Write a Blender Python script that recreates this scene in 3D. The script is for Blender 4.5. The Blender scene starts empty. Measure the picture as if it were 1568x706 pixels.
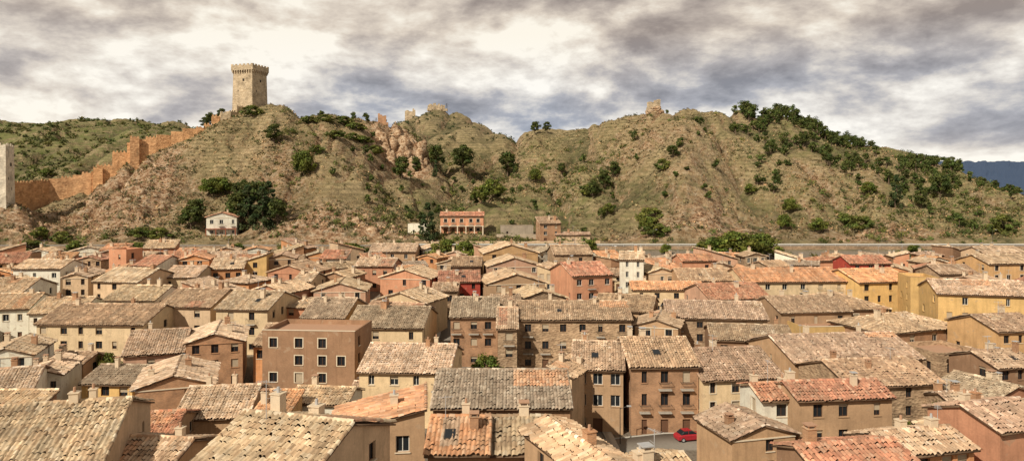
import bpy, math, random, bmesh
import numpy as np
from mathutils import Vector, Matrix
random.seed(11); rng=np.random.default_rng(11)
F=1100.0; CX=784.0; HY=290.0; CH=35.0
C=bpy.context.scene.collection
# ------------------------------------------------------------------ terrain
ROADZ=14.4
TOWN=[(-120,30),(-20,28),(0,24),(15,18),(30,13),(50,8),(70,4),(90,0.5),(130,0.5),(180,4),(220,8),(250,12),(255,12.8),(258,ROADZ),(266,ROADZ)]
FAR=[(1400,30),(2200,20),(3200,60),(4500,40),(7000,0)]
COL={
-700:[(280,20),(330,40),(450,60),(650,80),(900,70)],
-100:[(275,20),(285,24),(300,24),(330,30),(400,36),(450,44),(520,60),(650,88),(750,98),(900,95)],
0:[(275,25),(283,31),(292,31),(305,27),(330,30),(360,33),(400,34),(450,42),(520,60),(650,92),(750,102),(900,95)],
45:[(275,20),(285,25),(300,24),(330,30),(350,33),(400,34),(450,43),(520,61),(650,91),(750,104),(900,95)],
80:[(275,16),(300,23),(325,30),(350,34),(400,35),(450,45),(520,62),(650,90),(750,105),(900,95)],
145:[(275,17),(300,27),(328,34),(345,36),(362,36),(400,34),(450,45),(520,62),(650,90),(750,107),(900,95)],
200:[(275,20),(300,32),(328,42),(345,46.5),(368,47),(400,42),(450,50),(520,65),(650,90),(750,108),(900,95)],
270:[(275,18),(300,31),(330,47),(352,57),(378,58),(400,52),(450,55),(520,65),(650,85),(750,104),(900,92)],
345:[(275,16),(300,28),(330,47),(365,70),(388,73),(400,67),(450,58),(520,60),(650,75),(750,88),(900,70)],
385:[(275,17),(300,29),(330,46),(360,66),(376,79),(402,79),(430,68),(520,58),(650,60),(750,60),(900,50)],
430:[(273,21),(300,32),(330,50),(360,67),(380,79),(402,78),(450,60),(520,55),(750,60),(900,50)],
500:[(273,22),(300,34),(330,50),(360,65),(388,76.5),(405,75),(450,60),(520,60),(750,60),(900,50)],
560:[(273,21),(300,28),(330,42),(360,55),(385,69),(402,74),(450,62),(520,68),(600,76),(750,66),(900,50)],
600:[(273,19),(300,24),(330,34),(360,45),(381,51),(385,69),(405,73),(450,66),(520,74),(620,92),(750,78),(900,50)],
635:[(273,17),(300,22),(330,30),(360,39),(384,45),(388,62),(408,66),(450,62),(520,74),(640,104),(750,90),(900,60)],
665:[(275,16),(300,21),(330,28),(360,35),(400,48),(450,60),(520,76),(600,97),(645,112),(680,111),(720,95),(900,60)],
705:[(275,16),(300,20),(330,26),(360,33),(400,45),(450,59),(520,76),(640,102),(720,90),(900,60)],
745:[(275,16),(300,19.5),(330,25),(360,32),(400,43),(450,58),(520,74),(640,88),(720,80),(900,60)],
775:[(275,16),(300,19),(330,24),(360,30),(400,42),(450,57),(500,72),(560,70),(650,65),(900,50)],
830:[(275,16),(300,18),(330,23),(360,31),(400,46),(440,62),(475,74),(520,68),(650,55),(900,40)],
900:[(275,16),(300,18),(330,26),(360,38),(400,55),(440,74),(475,71),(520,60),(900,40)],
960:[(275,17),(300,22),(330,34),(360,46),(400,65),(420,76),(450,72),(520,50),(900,40)],
1000:[(275,18),(300,28),(330,42),(360,57),(385,71),(402,79),(430,76),(520,50),(900,40)],
1050:[(273,22),(300,37),(330,54),(360,68),(390,77),(410,79),(440,74),(520,50),(900,40)],
1085:[(273,20),(300,33),(330,47),(360,61),(395,77),(412,79),(440,76),(520,50),(900,40)],
1120:[(275,17),(300,25),(330,38),(360,54),(400,74),(420,79),(450,75),(520,50),(900,40)],
1160:[(275,17),(300,23),(330,35),(360,50),(400,71),(425,79),(450,76),(520,55),(900,40)],
1200:[(275,17),(300,24),(330,37),(360,51),(400,68),(430,77),(450,75),(520,60),(900,35)],
1250:[(275,17),(300,25),(330,38),(360,50),(400,63),(430,71),(455,69),(520,58),(900,32)],
1300:[(275,16),(300,22),(330,33),(360,45),(400,56),(430,65),(460,63),(520,54),(900,30)],
1345:[(275,19),(300,28),(330,39),(360,47),(390,54),(420,59),(460,56),(520,48),(900,25)],
1400:[(275,17),(300,23),(330,33),(360,41),(390,48),(410,51),(460,47),(520,38),(900,15)],
1440:[(275,18),(300,25),(330,33),(360,40),(400,44),(450,38),(520,28),(900,10)],
1500:[(275,18),(300,23),(330,30),(365,35),(400,32),(450,25),(520,18),(900,5)],
1568:[(275,18),(300,23),(340,27),(360,26),(400,22),(450,16),(520,8),(900,0)],
1800:[(275,16),(300,18),(330,19),(400,12),(520,0),(900,-5)],
2400:[(275,15),(330,14),(520,0),(900,-5)]}
Dg=np.concatenate([np.arange(-120,1000,2.0),np.arange(1000,7001,50.0)])
pxk=sorted(COL)
rows=[]
for p in pxk:
    k=TOWN+COL[p]+FAR
    if p>=1400: k=TOWN+COL[p]+[(1400,0),(2200,0),(3000,120),(3400,172),(4500,90),(7000,0)]
    zz=np.interp(Dg,[a for a,b in k],[b for a,b in k])
    rows.append(zz)
rows=np.array(rows)
Pg=np.arange(-700,2401,5.0)
T=np.array([np.interp(Pg,pxk,rows[:,j]) for j in range(len(Dg))])
def gk(s):
    r=int(3*s)+1; a=np.arange(-r,r+1); k=np.exp(-a*a/(2*s*s)); return k/k.sum(),r
def smooth(A,s,ax):
    k,r=gk(s); pad=[(0,0),(0,0)]; pad[ax]=(r,r); B=np.pad(A,pad,mode='edge')
    return np.apply_along_axis(lambda m:np.convolve(m,k,'valid'),ax,B)
T=smooth(T,1.0,0); T=smooth(T,2.0,1)
LT=rng.random((257,257)); LT[256]=LT[0]; LT[:,256]=LT[:,0]
def vn(x,y,sc,o=0.0):
    x=np.asarray(x,float)/sc+37.3*o+1000; y=np.asarray(y,float)/sc+91.7*o+1000
    xi=np.floor(x).astype(int); yi=np.floor(y).astype(int); fx=x-xi; fy=y-yi
    fx=fx*fx*(3-2*fx); fy=fy*fy*(3-2*fy); xi=xi&255; yi=yi&255
    a=LT[xi,yi]; b=LT[xi+1,yi]; c=LT[xi,yi+1]; d=LT[xi+1,yi+1]
    return (a*(1-fx)+b*fx)*(1-fy)+(c*(1-fx)+d*fx)*fy
PADS=[(-19.8,289,17.5,13),(-112,281,17.0,9),(-38,284,17,9),(14,279,15,10),(5,288,16.5,9)]
def gully(x,y):
    wx=x+16*(vn(x,y,30,5)-.5)+4*(vn(x,y,9,15)-.5); wy=y+10*(vn(x,y,25,6)-.5)
    g=1-abs(2*vn(wx,wy*.30,20,1)-1); g2=1-abs(2*vn(wx,wy*.36,8,2)-1); g3=1-abs(2*vn(wx+2*(vn(x,y,4,31)-.5),wy*.30,3.4,8)-1); return g,g2,g3
def rockmask(px,y):
    return np.exp(-((px-170)/80)**2-((y-300)/30)**2)+np.exp(-((px-612)/38)**2-((y-386)/13)**2)*1.3+np.exp(-((px-510)/115)**2-((y-275)/8)**2)*.8+np.exp(-((px-20)/60)**2-((y-284)/22)**2)*.7+np.exp(-((px-1345)/70)**2-((y-278)/8)**2)*.6+np.exp(-((px-1050)/26)**2-((y-330)/35)**2)*.2+np.exp(-((px-430)/40)**2-((y-322)/22)**2)*.25
def zt(x,y):
    x=np.atleast_1d(np.asarray(x,float)); y=np.atleast_1d(np.asarray(y,float))
    px=np.clip(CX+F*x/np.maximum(y,240),-699,2399)
    pi=(px+700)/5; i=np.floor(pi).astype(int); i=np.clip(i,0,len(Pg)-2); fi=pi-i
    j=np.clip(np.searchsorted(Dg,y)-1,0,len(Dg)-2); fj=np.clip((y-Dg[j])/(Dg[j+1]-Dg[j]),0,1)
    z=(T[j,i]*(1-fi)+T[j,i+1]*fi)*(1-fj)+(T[j+1,i]*(1-fi)+T[j+1,i+1]*fi)*fj
    m=np.clip((y-267)/24,0,1); m=m*m*(3-2*m)
    g,g2,g3=gully(x,y)
    gg=np.clip(g,0,1)**2.2; big=np.clip((y-285)/40,0,1)
    n=-(gg-.40)*7.5*(.4+.6*big)-(g2**2-.45)*2.7-(g3**2-.4)*.9+(vn(x,y,45,3)-.5)*6+(vn(x,y,3.2,4)-.5)*.8+(vn(x,y,1.5,7)-.5)*.4
    st=vn(x,y,7,11)*6+vn(x,y,2.5,12)*1.5; n=n+np.clip(rockmask(px,y),0,1)*((np.floor(st)+np.clip((st%1)*3.5,0,1)-3.9)*1.5)
    z=z+m*n
    for (ax,ay,az,ar) in PADS:
        w=np.exp(-(((x-ax)**2+(y-ay)**2)/ar**2)**2); z=z*(1-w)+az*w
    return z
def z1(x,y): return float(zt(x,y)[0])
def wx_(px,d): return (px-CX)*d/F
# ------------------------------------------------------------------ materials
def newmat(name):
    m=bpy.data.materials.new(name); m.use_nodes=True; nt=m.node_tree
    b=nt.nodes['Principled BSDF']; b.inputs['Specular IOR Level'].default_value=.25; b.inputs['Roughness'].default_value=.9
    return m,nt,b
def N(nt,t,**k):
    n=nt.nodes.new(t)
    for a,v in k.items():
        setattr(n,a,v)
    return n
def mix(nt,fac,a,b,bt='MIX'):
    n=nt.nodes.new('ShaderNodeMix'); n.data_type='RGBA'; n.blend_type=bt
    for s,v in ((0,fac),(6,a),(7,b)):
        if hasattr(v,'links'): nt.links.new(v,n.inputs[s])
        else: n.inputs[s].default_value=v if s==0 else (tuple(v)+(1,) if len(v)==3 else v)
    return n.outputs[2]
def math_(nt,op,a,b=0.0,c=None,clamp=False):
    n=nt.nodes.new('ShaderNodeMath'); n.operation=op; n.use_clamp=clamp
    for s,v in ((0,a),(1,b),(2,c)):
        if v is None: continue
        if hasattr(v,'links'): nt.links.new(v,n.inputs[s])
        else: n.inputs[s].default_value=v
    return n.outputs[0]
def ramp(nt,fac,stops):
    n=nt.nodes.new('ShaderNodeValToRGB'); e=n.color_ramp.elements
    while len(e)<len(stops): e.new(.5)
    for q,(p,c) in zip(e,stops):
        q.position=p; q.color=(c,c,c,1) if not hasattr(c,'__len__') else tuple(c)+(1,)
    nt.links.new(fac,n.inputs[0]); return n.outputs[0]
def noise_(nt,vec,scale,detail=4,rough=.55,dist=0):
    n=N(nt,'ShaderNodeTexNoise'); n.inputs['Scale'].default_value=scale; n.inputs['Detail'].default_value=detail
    n.inputs['Roughness'].default_value=rough; n.inputs['Distortion'].default_value=dist
    if vec is not None: nt.links.new(vec,n.inputs['Vector'])
    return n.outputs[0]
def bump(nt,b,h,strength,dist):
    n=N(nt,'ShaderNodeBump'); n.inputs['Strength'].default_value=strength; n.inputs['Distance'].default_value=dist
    nt.links.new(h,n.inputs['Height']); nt.links.new(n.outputs[0],b.inputs['Normal'])
def objco(nt): return N(nt,'ShaderNodeTexCoord').outputs['Object']
def mapping(nt,v,sc,loc=(0,0,0)):
    n=N(nt,'ShaderNodeMapping'); n.inputs['Scale'].default_value=sc; n.inputs['Location'].default_value=loc; nt.links.new(v,n.inputs[0]); return n.outputs[0]
def geopos(nt): return N(nt,'ShaderNodeNewGeometry').outputs['Position']
_mc={}
def plain(name,col,rough=.8,spec=.25,metal=0):
    if name in _mc: return _mc[name]
    m,nt,b=newmat(name); v=objco(nt); n=noise_(nt,v,3,3)
    c=mix(nt,n,tuple(x*.8 for x in col),tuple(min(1,x*1.15) for x in col)); nt.links.new(c,b.inputs['Base Color'])
    b.inputs['Roughness'].default_value=rough; b.inputs['Specular IOR Level'].default_value=spec; b.inputs['Metallic'].default_value=metal
    _mc[name]=m; return m
def wallvec(nt):
    v=objco(nt); s=N(nt,'ShaderNodeSeparateXYZ'); nt.links.new(v,s.inputs[0])
    c=N(nt,'ShaderNodeCombineXYZ'); nt.links.new(math_(nt,'ADD',s.outputs[0],s.outputs[1]),c.inputs[0]); nt.links.new(s.outputs[2],c.inputs[1])
    return v,c.outputs[0],s.outputs[2]
WCOL=dict(cream=(.68,.53,.34),white=(.82,.76,.65),tan=(.46,.305,.185),brown=(.34,.205,.125),yellow=(.70,.47,.20),orange=(.60,.30,.145),
 salmon=(.56,.285,.175),red=(.40,.07,.05),grey=(.38,.32,.25),pale=(.62,.46,.31),ochre=(.58,.37,.185),pink=(.58,.36,.25))
def wallmat(kind):
    if 'w_'+kind in _mc: return _mc['w_'+kind]
    m,nt,b=newmat('wall_'+kind); v,v2,zz=wallvec(nt); oi=N(nt,'ShaderNodeObjectInfo').outputs['Random']
    gp=geopos(nt)
    if kind in('stone','castle','rampart','pale_castle'):
        vo=N(nt,'ShaderNodeTexVoronoi'); vo.feature='F1'; vo.inputs['Scale'].default_value={'stone':1.9,'castle':1.0,'rampart':.9,'pale_castle':1.}[kind]
        nt.links.new(mapping(nt,v2,(1,1.7,1)),vo.inputs['Vector'])
        base={'stone':((.27,.18,.115),(.48,.35,.23)),'castle':((.44,.34,.22),(.66,.54,.38)),'pale_castle':((.70,.62,.49),(.82,.75,.62)),'rampart':((.44,.235,.115),(.72,.44,.235))}[kind]
        c=mix(nt,vo.outputs['Color'],base[0],base[1]); n=noise_(nt,gp,.30,6,.7)
        c=mix(nt,.9,c,ramp(nt,n,[(.32,.5),(.5,.92),(.68,1.25)]),'MULTIPLY')
        bump(nt,b,vo.outputs['Distance'],.7,.15)
    elif kind=='brick':
        br=N(nt,'ShaderNodeTexBrick'); nt.links.new(v2,br.inputs['Vector'])
        for k,q in (('Scale',2.2),('Mortar Size',.03),('Brick Width',.6),('Row Height',.2)): br.inputs[k].default_value=q
        br.inputs['Color1'].default_value=(.48,.25,.13,1); br.inputs['Color2'].default_value=(.34,.175,.095,1); br.inputs['Mortar'].default_value=(.44,.33,.23,1)
        n=noise_(nt,gp,.6,6,.65); c=mix(nt,.85,br.outputs['Color'],ramp(nt,n,[(.3,.6),(.7,1.25)]),'MULTIPLY')
        bump(nt,b,br.outputs['Fac'],.3,.03)
    else:
        col=WCOL[kind]
        n=noise_(nt,gp,.45,6,.65); st=noise_(nt,mapping(nt,gp,(1.6,1.6,.12)),1,4,.6); fi=noise_(nt,gp,5,3,.6)
        c=mix(nt,ramp(nt,n,[(.3,0),(.72,1)]),tuple(x*.76 for x in col),tuple(min(.85,x*1.12) for x in col))
        c=mix(nt,ramp(nt,st,[(.5,0),(.78,.55)]),c,tuple(x*.52 for x in (col[0],col[1]*.95,col[2]*.9)))
        pn=noise_(nt,gp,.9,3,.4,.6); c=mix(nt,ramp(nt,pn,[(.64,0),(.67,.45)]),c,(.40,.30,.21))
        c=mix(nt,.5,c,ramp(nt,fi,[(.3,.8),(.7,1.1)]),'MULTIPLY')
        bump(nt,b,fi,.35,.03)
    c=mix(nt,1.0,c,ramp(nt,oi,[(0,(.80,.78,.76)),(.5,(1,.98,.95)),(1,(1.12,1.07,1.0))]),'MULTIPLY')
    nt.links.new(c,b.inputs['Base Color']); _mc['w_'+kind]=m; return m
def attrmat(name,rough=.85,transl=0,nscale=.5,lo=.7,hi=1.2,spec=.2,grime=False):
    m,nt,b=newmat(name); a=N(nt,'ShaderNodeAttribute',attribute_name='tint')
    gp=geopos(nt); n=noise_(nt,gp,nscale,5,.65)
    c=mix(nt,1.0,a.outputs['Color'],ramp(nt,n,[(.3,lo),(.7,hi)]),'MULTIPLY')
    if grime:
        g=noise_(nt,gp,.22,6,.7); c=mix(nt,ramp(nt,g,[(.47,0),(.66,.5)]),c,(.20,.145,.095))
        l=noise_(nt,gp,2.2,4,.6); c=mix(nt,ramp(nt,l,[(.60,0),(.72,.4)]),c,(.50,.44,.33))
    nt.links.new(c,b.inputs['Base Color']); b.inputs['Roughness'].default_value=rough; b.inputs['Specular IOR Level'].default_value=spec
    if transl>0:
        t=N(nt,'ShaderNodeBsdfTranslucent'); nt.links.new(c,t.inputs[0]); ms=N(nt,'ShaderNodeMixShader'); ms.inputs[0].default_value=transl
        nt.links.new(b.outputs[0],ms.inputs[1]); nt.links.new(t.outputs[0],ms.inputs[2]); nt.links.new(ms.outputs[0],nt.nodes['Material Output'].inputs[0])
    return m
M_TILE=attrmat('clay_roof_tiles',.85,0,.6,.66,1.30,.2,True)
M_LEAF=attrmat('foliage',.6,.22,.3,.75,1.2)
M_GRASS=attrmat('dry_grass',.9,.2,.1,.7,1.2)
M_BARK=plain('bark',(.13,.09,.06))
M_EAVE=plain('eave_timber',(.16,.10,.06))
M_GLASS=plain('window_glass',(.018,.022,.026),.15,.4)
M_FRAME=plain('window_frame_brown',(.10,.05,.028)); M_FRAMEW=plain('window_frame_white',(.6,.58,.53))
M_BLIND=plain('roller_blind',(.42,.34,.24)); M_DOOR=plain('timber_door',(.14,.07,.04)); M_TRIM=plain('plaster_trim',(.66,.56,.42))
M_METAL=plain('dark_iron',(.05,.045,.04),.5,.4); M_GALV=plain('galvanised_steel',(.5,.5,.5),.45,.5,.3)
M_CHIM=plain('chimney_plaster',(.62,.50,.36)); M_TERR=plain('terrace_tiles',(.42,.25,.16)); M_CONC=plain('concrete',(.42,.38,.32))
# ------------------------------------------------------------------ mesh helpers
def npmesh(name,V,Q,col=None,mi=None,mats=(),smooth_=False):
    me=bpy.data.meshes.new(name); V=np.asarray(V,np.float32); Q=np.asarray(Q,np.int32); n=len(Q); k=Q.shape[1]
    me.vertices.add(len(V)); me.vertices.foreach_set('co',V.ravel()); me.loops.add(n*k); me.polygons.add(n)
    me.loops.foreach_set('vertex_index',Q.ravel()); me.polygons.foreach_set('loop_start',np.arange(0,n*k,k,dtype=np.int32))
    for m in mats: me.materials.append(m)
    if mi is not None: me.polygons.foreach_set('material_index',np.asarray(mi,np.int32))
    if smooth_: me.polygons.foreach_set('use_smooth',np.ones(n,bool))
    me.update(calc_edges=True)
    if col is not None:
        a=me.attributes.new('tint','FLOAT_COLOR','FACE'); c4=np.ones((n,4),np.float32); c4[:,:3]=col; a.data.foreach_set('color',c4.ravel())
    return me
def obj(name,me,parent=None,loc=None,rotz=0):
    o=bpy.data.objects.new(name,me); C.objects.link(o)
    if parent: o.parent=parent
    if loc is not None: o.location=loc
    o.rotation_euler[2]=rotz; return o
class MB:
    def __init__(s): s.v=[]; s.f=[]; s.m=[]
    def face(s,pts,m=0):
        b=len(s.v); s.v+= [tuple(p) for p in pts]; s.f.append(tuple(range(b,b+len(pts)))); s.m.append(m)
    def box(s,x0,x1,y0,y1,z0,z1,m=0,R=None):
        P=[(x0,y0,z0),(x1,y0,z0),(x1,y1,z0),(x0,y1,z0),(x0,y0,z1),(x1,y0,z1),(x1,y1,z1),(x0,y1,z1)]
        if R is not None: P=[tuple(R@Vector(p)) for p in P]
        b=len(s.v); s.v+=P
        for q in ((3,2,1,0),(4,5,6,7),(0,1,5,4),(1,2,6,5),(2,3,7,6),(3,0,4,7)): s.f.append(tuple(b+i for i in q)); s.m.append(m)
    def beam(s,p,q,r,m=0,n=5,r2=None):
        p=Vector(p); q=Vector(q); d=(q-p).normalized(); a=d.orthogonal().normalized(); c=d.cross(a); b=len(s.v); r2=r if r2 is None else r2
        for i in range(n):
            t=2*math.pi*i/n; s.v.append(tuple(p+(a*math.cos(t)+c*math.sin(t))*r))
        for i in range(n):
            t=2*math.pi*i/n; s.v.append(tuple(q+(a*math.cos(t)+c*math.sin(t))*r2))
        for i in range(n): s.f.append((b+i,b+(i+1)%n,b+n+(i+1)%n,b+n+i)); s.m.append(m)
        s.f.append(tuple(b+n+i for i in range(n))); s.m.append(m)
    def obj(s,name,mats,parent=None,loc=None,rotz=0):
        me=bpy.data.meshes.new(name); me.from_pydata(s.v,[],s.f)
        for m in mats: me.materials.append(m)
        me.polygons.foreach_set('material_index',s.m); me.update(); return obj(name,me,parent,loc,rotz)
# ------------------------------------------------------------------ ground sheet
sx=np.linspace(-1.15,1.2,940)
yy=np.concatenate([np.arange(-80,240,5),np.arange(240,480,1.15),np.arange(480,900,5),np.arange(900,7001,110)])
YY,SS=np.meshgrid(yy,sx,indexing='ij'); XX=SS*np.maximum(YY,240)
ZZ=zt(XX.ravel(),YY.ravel()).reshape(XX.shape)
V=np.stack([XX,YY,ZZ],-1).reshape(-1,3); nr,nc=XX.shape
idx=np.arange(nr*nc).reshape(nr,nc); Q=np.stack([idx[:-1,:-1],idx[:-1,1:],idx[1:,1:],idx[1:,:-1]],-1).reshape(-1,4)
me=npmesh('ground',V,Q,smooth_=True)
PXX=(CX+F*XX/np.maximum(YY,240)).ravel(); DD=YY.ravel()
def blob(px,d,rp,rd): return np.exp(-((PXX-px)/rp)**2-((DD-d)/rd)**2)
rock=blob(614,386,48,17)*1.7+blob(170,292,90,30)*1.2+blob(205,325,60,24)*.95+blob(510,275,130,11)*1.4+blob(20,285,60,24)*1.1+blob(1000,402,22,8)+blob(300,300,30,14)*.4+blob(950,276,85,7)*.9+blob(1350,277,95,10)*1.1+blob(1100,280,70,12)*1.0+blob(250,335,30,25)*.8+blob(1050,335,28,45)*.45+blob(430,320,50,35)*.55+blob(1150,292,80,16)*.45+blob(560,345,55,30)*.35+blob(980,370,35,25)*.35+blob(770,372,60,16)*.3+blob(1240,330,50,24)*.4+blob(1330,330,30,30)*.45
green=blob(100,620,260,170)*.9+blob(1300,420,160,35)*.8+blob(700,330,90,40)*.55+blob(860,330,90,30)*.65+blob(540,390,70,16)*.5+blob(1480,320,120,50)*.75+blob(300,290,60,15)*.5+blob(1250,320,120,50)*.5+blob(1000,300,60,20)*.3+blob(800,400,100,40)*.3+blob(480,330,60,30)*.2
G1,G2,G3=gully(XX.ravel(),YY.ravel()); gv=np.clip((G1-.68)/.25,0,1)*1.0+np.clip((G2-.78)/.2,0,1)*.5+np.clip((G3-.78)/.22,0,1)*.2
town=np.clip((257-DD)/3,0,1)
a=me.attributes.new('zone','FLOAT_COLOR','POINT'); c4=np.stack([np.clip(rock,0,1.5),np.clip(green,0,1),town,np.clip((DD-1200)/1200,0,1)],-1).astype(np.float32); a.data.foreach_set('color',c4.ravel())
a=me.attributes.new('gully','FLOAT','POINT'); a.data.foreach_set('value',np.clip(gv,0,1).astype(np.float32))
m,nt,b=newmat('hillside_ground'); at=N(nt,'ShaderNodeAttribute',attribute_name='zone'); sp=N(nt,'ShaderNodeSeparateColor'); nt.links.new(at.outputs['Color'],sp.inputs[0])
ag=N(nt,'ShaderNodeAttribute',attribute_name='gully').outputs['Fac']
gp=geopos(nt); gn=N(nt,'ShaderNodeNewGeometry'); sn=N(nt,'ShaderNodeSeparateXYZ'); nt.links.new(gn.outputs['True Normal'],sn.inputs[0])
n1=noise_(nt,gp,.045,6,.62); n2=noise_(nt,gp,.35,6,.7,.3); n3=noise_(nt,gp,1.6,5,.7)
wv=N(nt,'ShaderNodeTexWave'); wv.wave_type='BANDS'; wv.bands_direction='Z'; wv.inputs['Scale'].default_value=.16; wv.inputs['Distortion'].default_value=5; wv.inputs['Detail'].default_value=4; wv.inputs['Detail Scale'].default_value=.6
nt.links.new(mapping(nt,gp,(.25,.25,1)),wv.inputs['Vector'])
c=mix(nt,ramp(nt,n1,[(.35,0),(.65,1)]),(.30,.22,.115),(.52,.40,.225))
c=mix(nt,ramp(nt,n2,[(.38,.85),(.54,0)]),c,(.13,.10,.048))
c=mix(nt,ramp(nt,n3,[(.40,.6),(.58,0)]),c,(.14,.11,.055))
c=mix(nt,ramp(nt,wv.outputs['Color'],[(.25,.5),(.5,0)]),c,(.14,.11,.055))
c=mix(nt,math_(nt,'MULTIPLY',ag,ramp(nt,n2,[(.35,1),(.65,.4)])),c,(.055,.054,.022))  # dark scrub tone that also paints shade into the gully hollows
gfac=math_(nt,'MULTIPLY',ramp(nt,noise_(nt,gp,.12,6,.7),[(.40,0),(.58,1)]),math_(nt,'ADD',sp.outputs[1],.14),clamp=True)
c=mix(nt,gfac,c,mix(nt,n3,(.065,.08,.022),(.21,.215,.07)))
steep=ramp(nt,sn.outputs[2],[(.54,1),(.70,0)])
rk=math_(nt,'ADD',sp.outputs[0],math_(nt,'MULTIPLY',steep,.5))
rk=math_(nt,'MULTIPLY',rk,ramp(nt,noise_(nt,gp,.14,6,.68),[(.36,0),(.49,1)]),clamp=True)
rn=noise_(nt,mapping(nt,gp,(1,1,2.2)),.42,7,.76)
rc=ramp(nt,rn,[(.36,(.12,.06,.03)),(.45,(.42,.23,.12)),(.54,(.66,.47,.30)),(.68,(.78,.66,.50))])
c=mix(nt,rk,c,rc)
tc=mix(nt,n3,(.17,.14,.11),(.30,.25,.19)); c=mix(nt,sp.outputs[2],c,tc)
c=mix(nt,at.outputs['Alpha'],c,(.045,.075,.14))  # aerial haze painted into the colour: far terrain turns blue
nt.links.new(c,b.inputs['Base Color'])
hh=math_(nt,'ADD',math_(nt,'MULTIPLY',n2,1.0),math_(nt,'MULTIPLY',n3,.5)); hh=math_(nt,'ADD',hh,math_(nt,'MULTIPLY',math_(nt,'MULTIPLY',rn,rk),3.0)); bump(nt,b,hh,.9,1.5)
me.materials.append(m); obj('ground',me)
# rocks
m,nt,b=newmat('eroded_rock'); gp=geopos(nt); rn=noise_(nt,mapping(nt,gp,(1,1,2.0)),.5,7,.76)
nt.links.new(ramp(nt,rn,[(.36,(.13,.065,.035)),(.45,(.40,.23,.125)),(.54,(.62,.45,.29)),(.7,(.74,.62,.46))]),b.inputs['Base Color']); bump(nt,b,rn,1.0,1.4); M_ROCK=m
bm=bmesh.new(); bmesh.ops.create_icosphere(bm,subdivisions=2,radius=1); IV=np.array([v.co[:] for v in bm.verts]); IF=np.array([[v.index for v in f.verts] for f in bm.faces]); bm.free()
def rocks(name,lst):
    VV=[];FF=[];n=0
    for (x,y,z,sx_,sy_,sz_) in lst:
        v=IV.copy()
        for _ in range(7):
            nn=rng.normal(size=3); nn/=np.linalg.norm(nn); d=v@nn; t=.30+.35*rng.random(); v=v-np.outer(np.clip(d-t,0,None),nn)
        v=v*(1+.16*rng.normal(size=(len(v),1))); an=rng.random()*6.28; R=np.array([[math.cos(an),-math.sin(an),0],[math.sin(an),math.cos(an),0],[0,0,1]])
        v=(v@R.T)*[sx_,sy_,sz_]+[x,y,z]; VV.append(v); FF.append(IF+n); n+=len(v)
    obj(name,npmesh(name,np.concatenate(VV),np.concatenate(FF),None,None,[M_ROCK]))
L_=[]
for _ in range(44):
    px=rng.uniform(584,652); d=np.interp(px,[588,650],[383,389])+rng.normal()*3; x=wx_(px,d); s=rng.uniform(2.5,5); L_.append((x,d,z1(x,d)-rng.uniform(.3,.8)*s,s,s*.8,s*rng.uniform(1.3,2.1)))
rocks('rock_outcrop',L_); L_=[]
for _ in range(75):
    px=rng.normal(175,62); d=rng.normal(302,19); d=max(274,d); x=wx_(px,d); s=rng.uniform(1,3.8); L_.append((x,d,z1(x,d)-.72*s,s,s*.8,s*rng.uniform(.9,1.4)))
rocks('rock_outcrop',L_); L_=[]
for _ in range(60):
    px=rng.uniform(405,640); d=rng.uniform(270,278); x=wx_(px,d); s=rng.uniform(1,2.8); L_.append((x,d,z1(x,d)-.75*s,s,s*.8,s*rng.uniform(.9,1.6)))
for _ in range(46):
    px=rng.choice([950,1100,1345])+rng.normal()*40; d=rng.uniform(271,283); x=wx_(px,d); s=rng.uniform(.8,2.4); L_.append((x,d,z1(x,d)-.72*s,s,s*.8,s*rng.uniform(.9,1.4)))
rocks('road_cutting_rocks',L_); L_=[]
for _ in range(32):
    px=rng.uniform(-40,75); d=rng.uniform(272,292); x=wx_(px,d); s=rng.uniform(1.4,3.6); L_.append((x,d,z1(x,d)-.7*s,s,s*.8,s*rng.uniform(1,1.5)))
rocks('rock_outcrop',L_); L_=[]
for _ in range(18):
    px=rng.normal(1001,7); d=400+rng.normal()*1.5; x=wx_(px,d); s=rng.uniform(1,2.6); L_.append((x,d,z1(x,d)+rng.uniform(-1,2.0)*max(0,1-abs(px-1001)/12),s,s*.8,s*rng.uniform(.7,1.1)))
rocks('rock_outcrop',L_)
# ------------------------------------------------------------------ leaves
def leaves(cen,rad,n,size,col,cv=.35,lv=.25,up=.3):
    cen=np.asarray(cen,float); rad=np.asarray(rad,float); K=len(cen)
    d=rng.normal(size=(K,n,3)); d/=np.linalg.norm(d,axis=2,keepdims=True); rr=rng.random((K,n,1))**.42
    p=cen[:,None]+d*rr*rad[:,None]
    nrm=d*.7+rng.normal(size=(K,n,3))*.55; nrm[...,2]+=up; nrm/=np.linalg.norm(nrm,axis=2,keepdims=True)
    a=np.cross(nrm,rng.normal(size=(K,n,3))); a/=np.linalg.norm(a,axis=2,keepdims=True)+1e-9; bb=np.cross(nrm,a)
    s=(np.asarray(size).reshape(-1,1,1) if np.ndim(size) else size)*(.6+.8*rng.random((K,n,1)))
    q=np.stack([p-a*s*.5-bb*s*.35,p+a*s*.5-bb*s*.3,p+a*s*.42+bb*s*.35,p-a*s*.35+bb*s*.4],2).reshape(-1,3)
    col=np.asarray(col,float); col=col[:,None] if col.ndim==2 else col[None,None]
    cc=col*(1-cv+2*cv*rng.random((K,1,1)))*(1-lv+2*lv*rng.random((K,n,1)))*np.ones((K,n,3))
    cc[...,0]*=(.85+.4*rng.random((K,1)))
    return q,np.arange(len(q)).reshape(-1,4),cc.reshape(-1,3)
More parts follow.
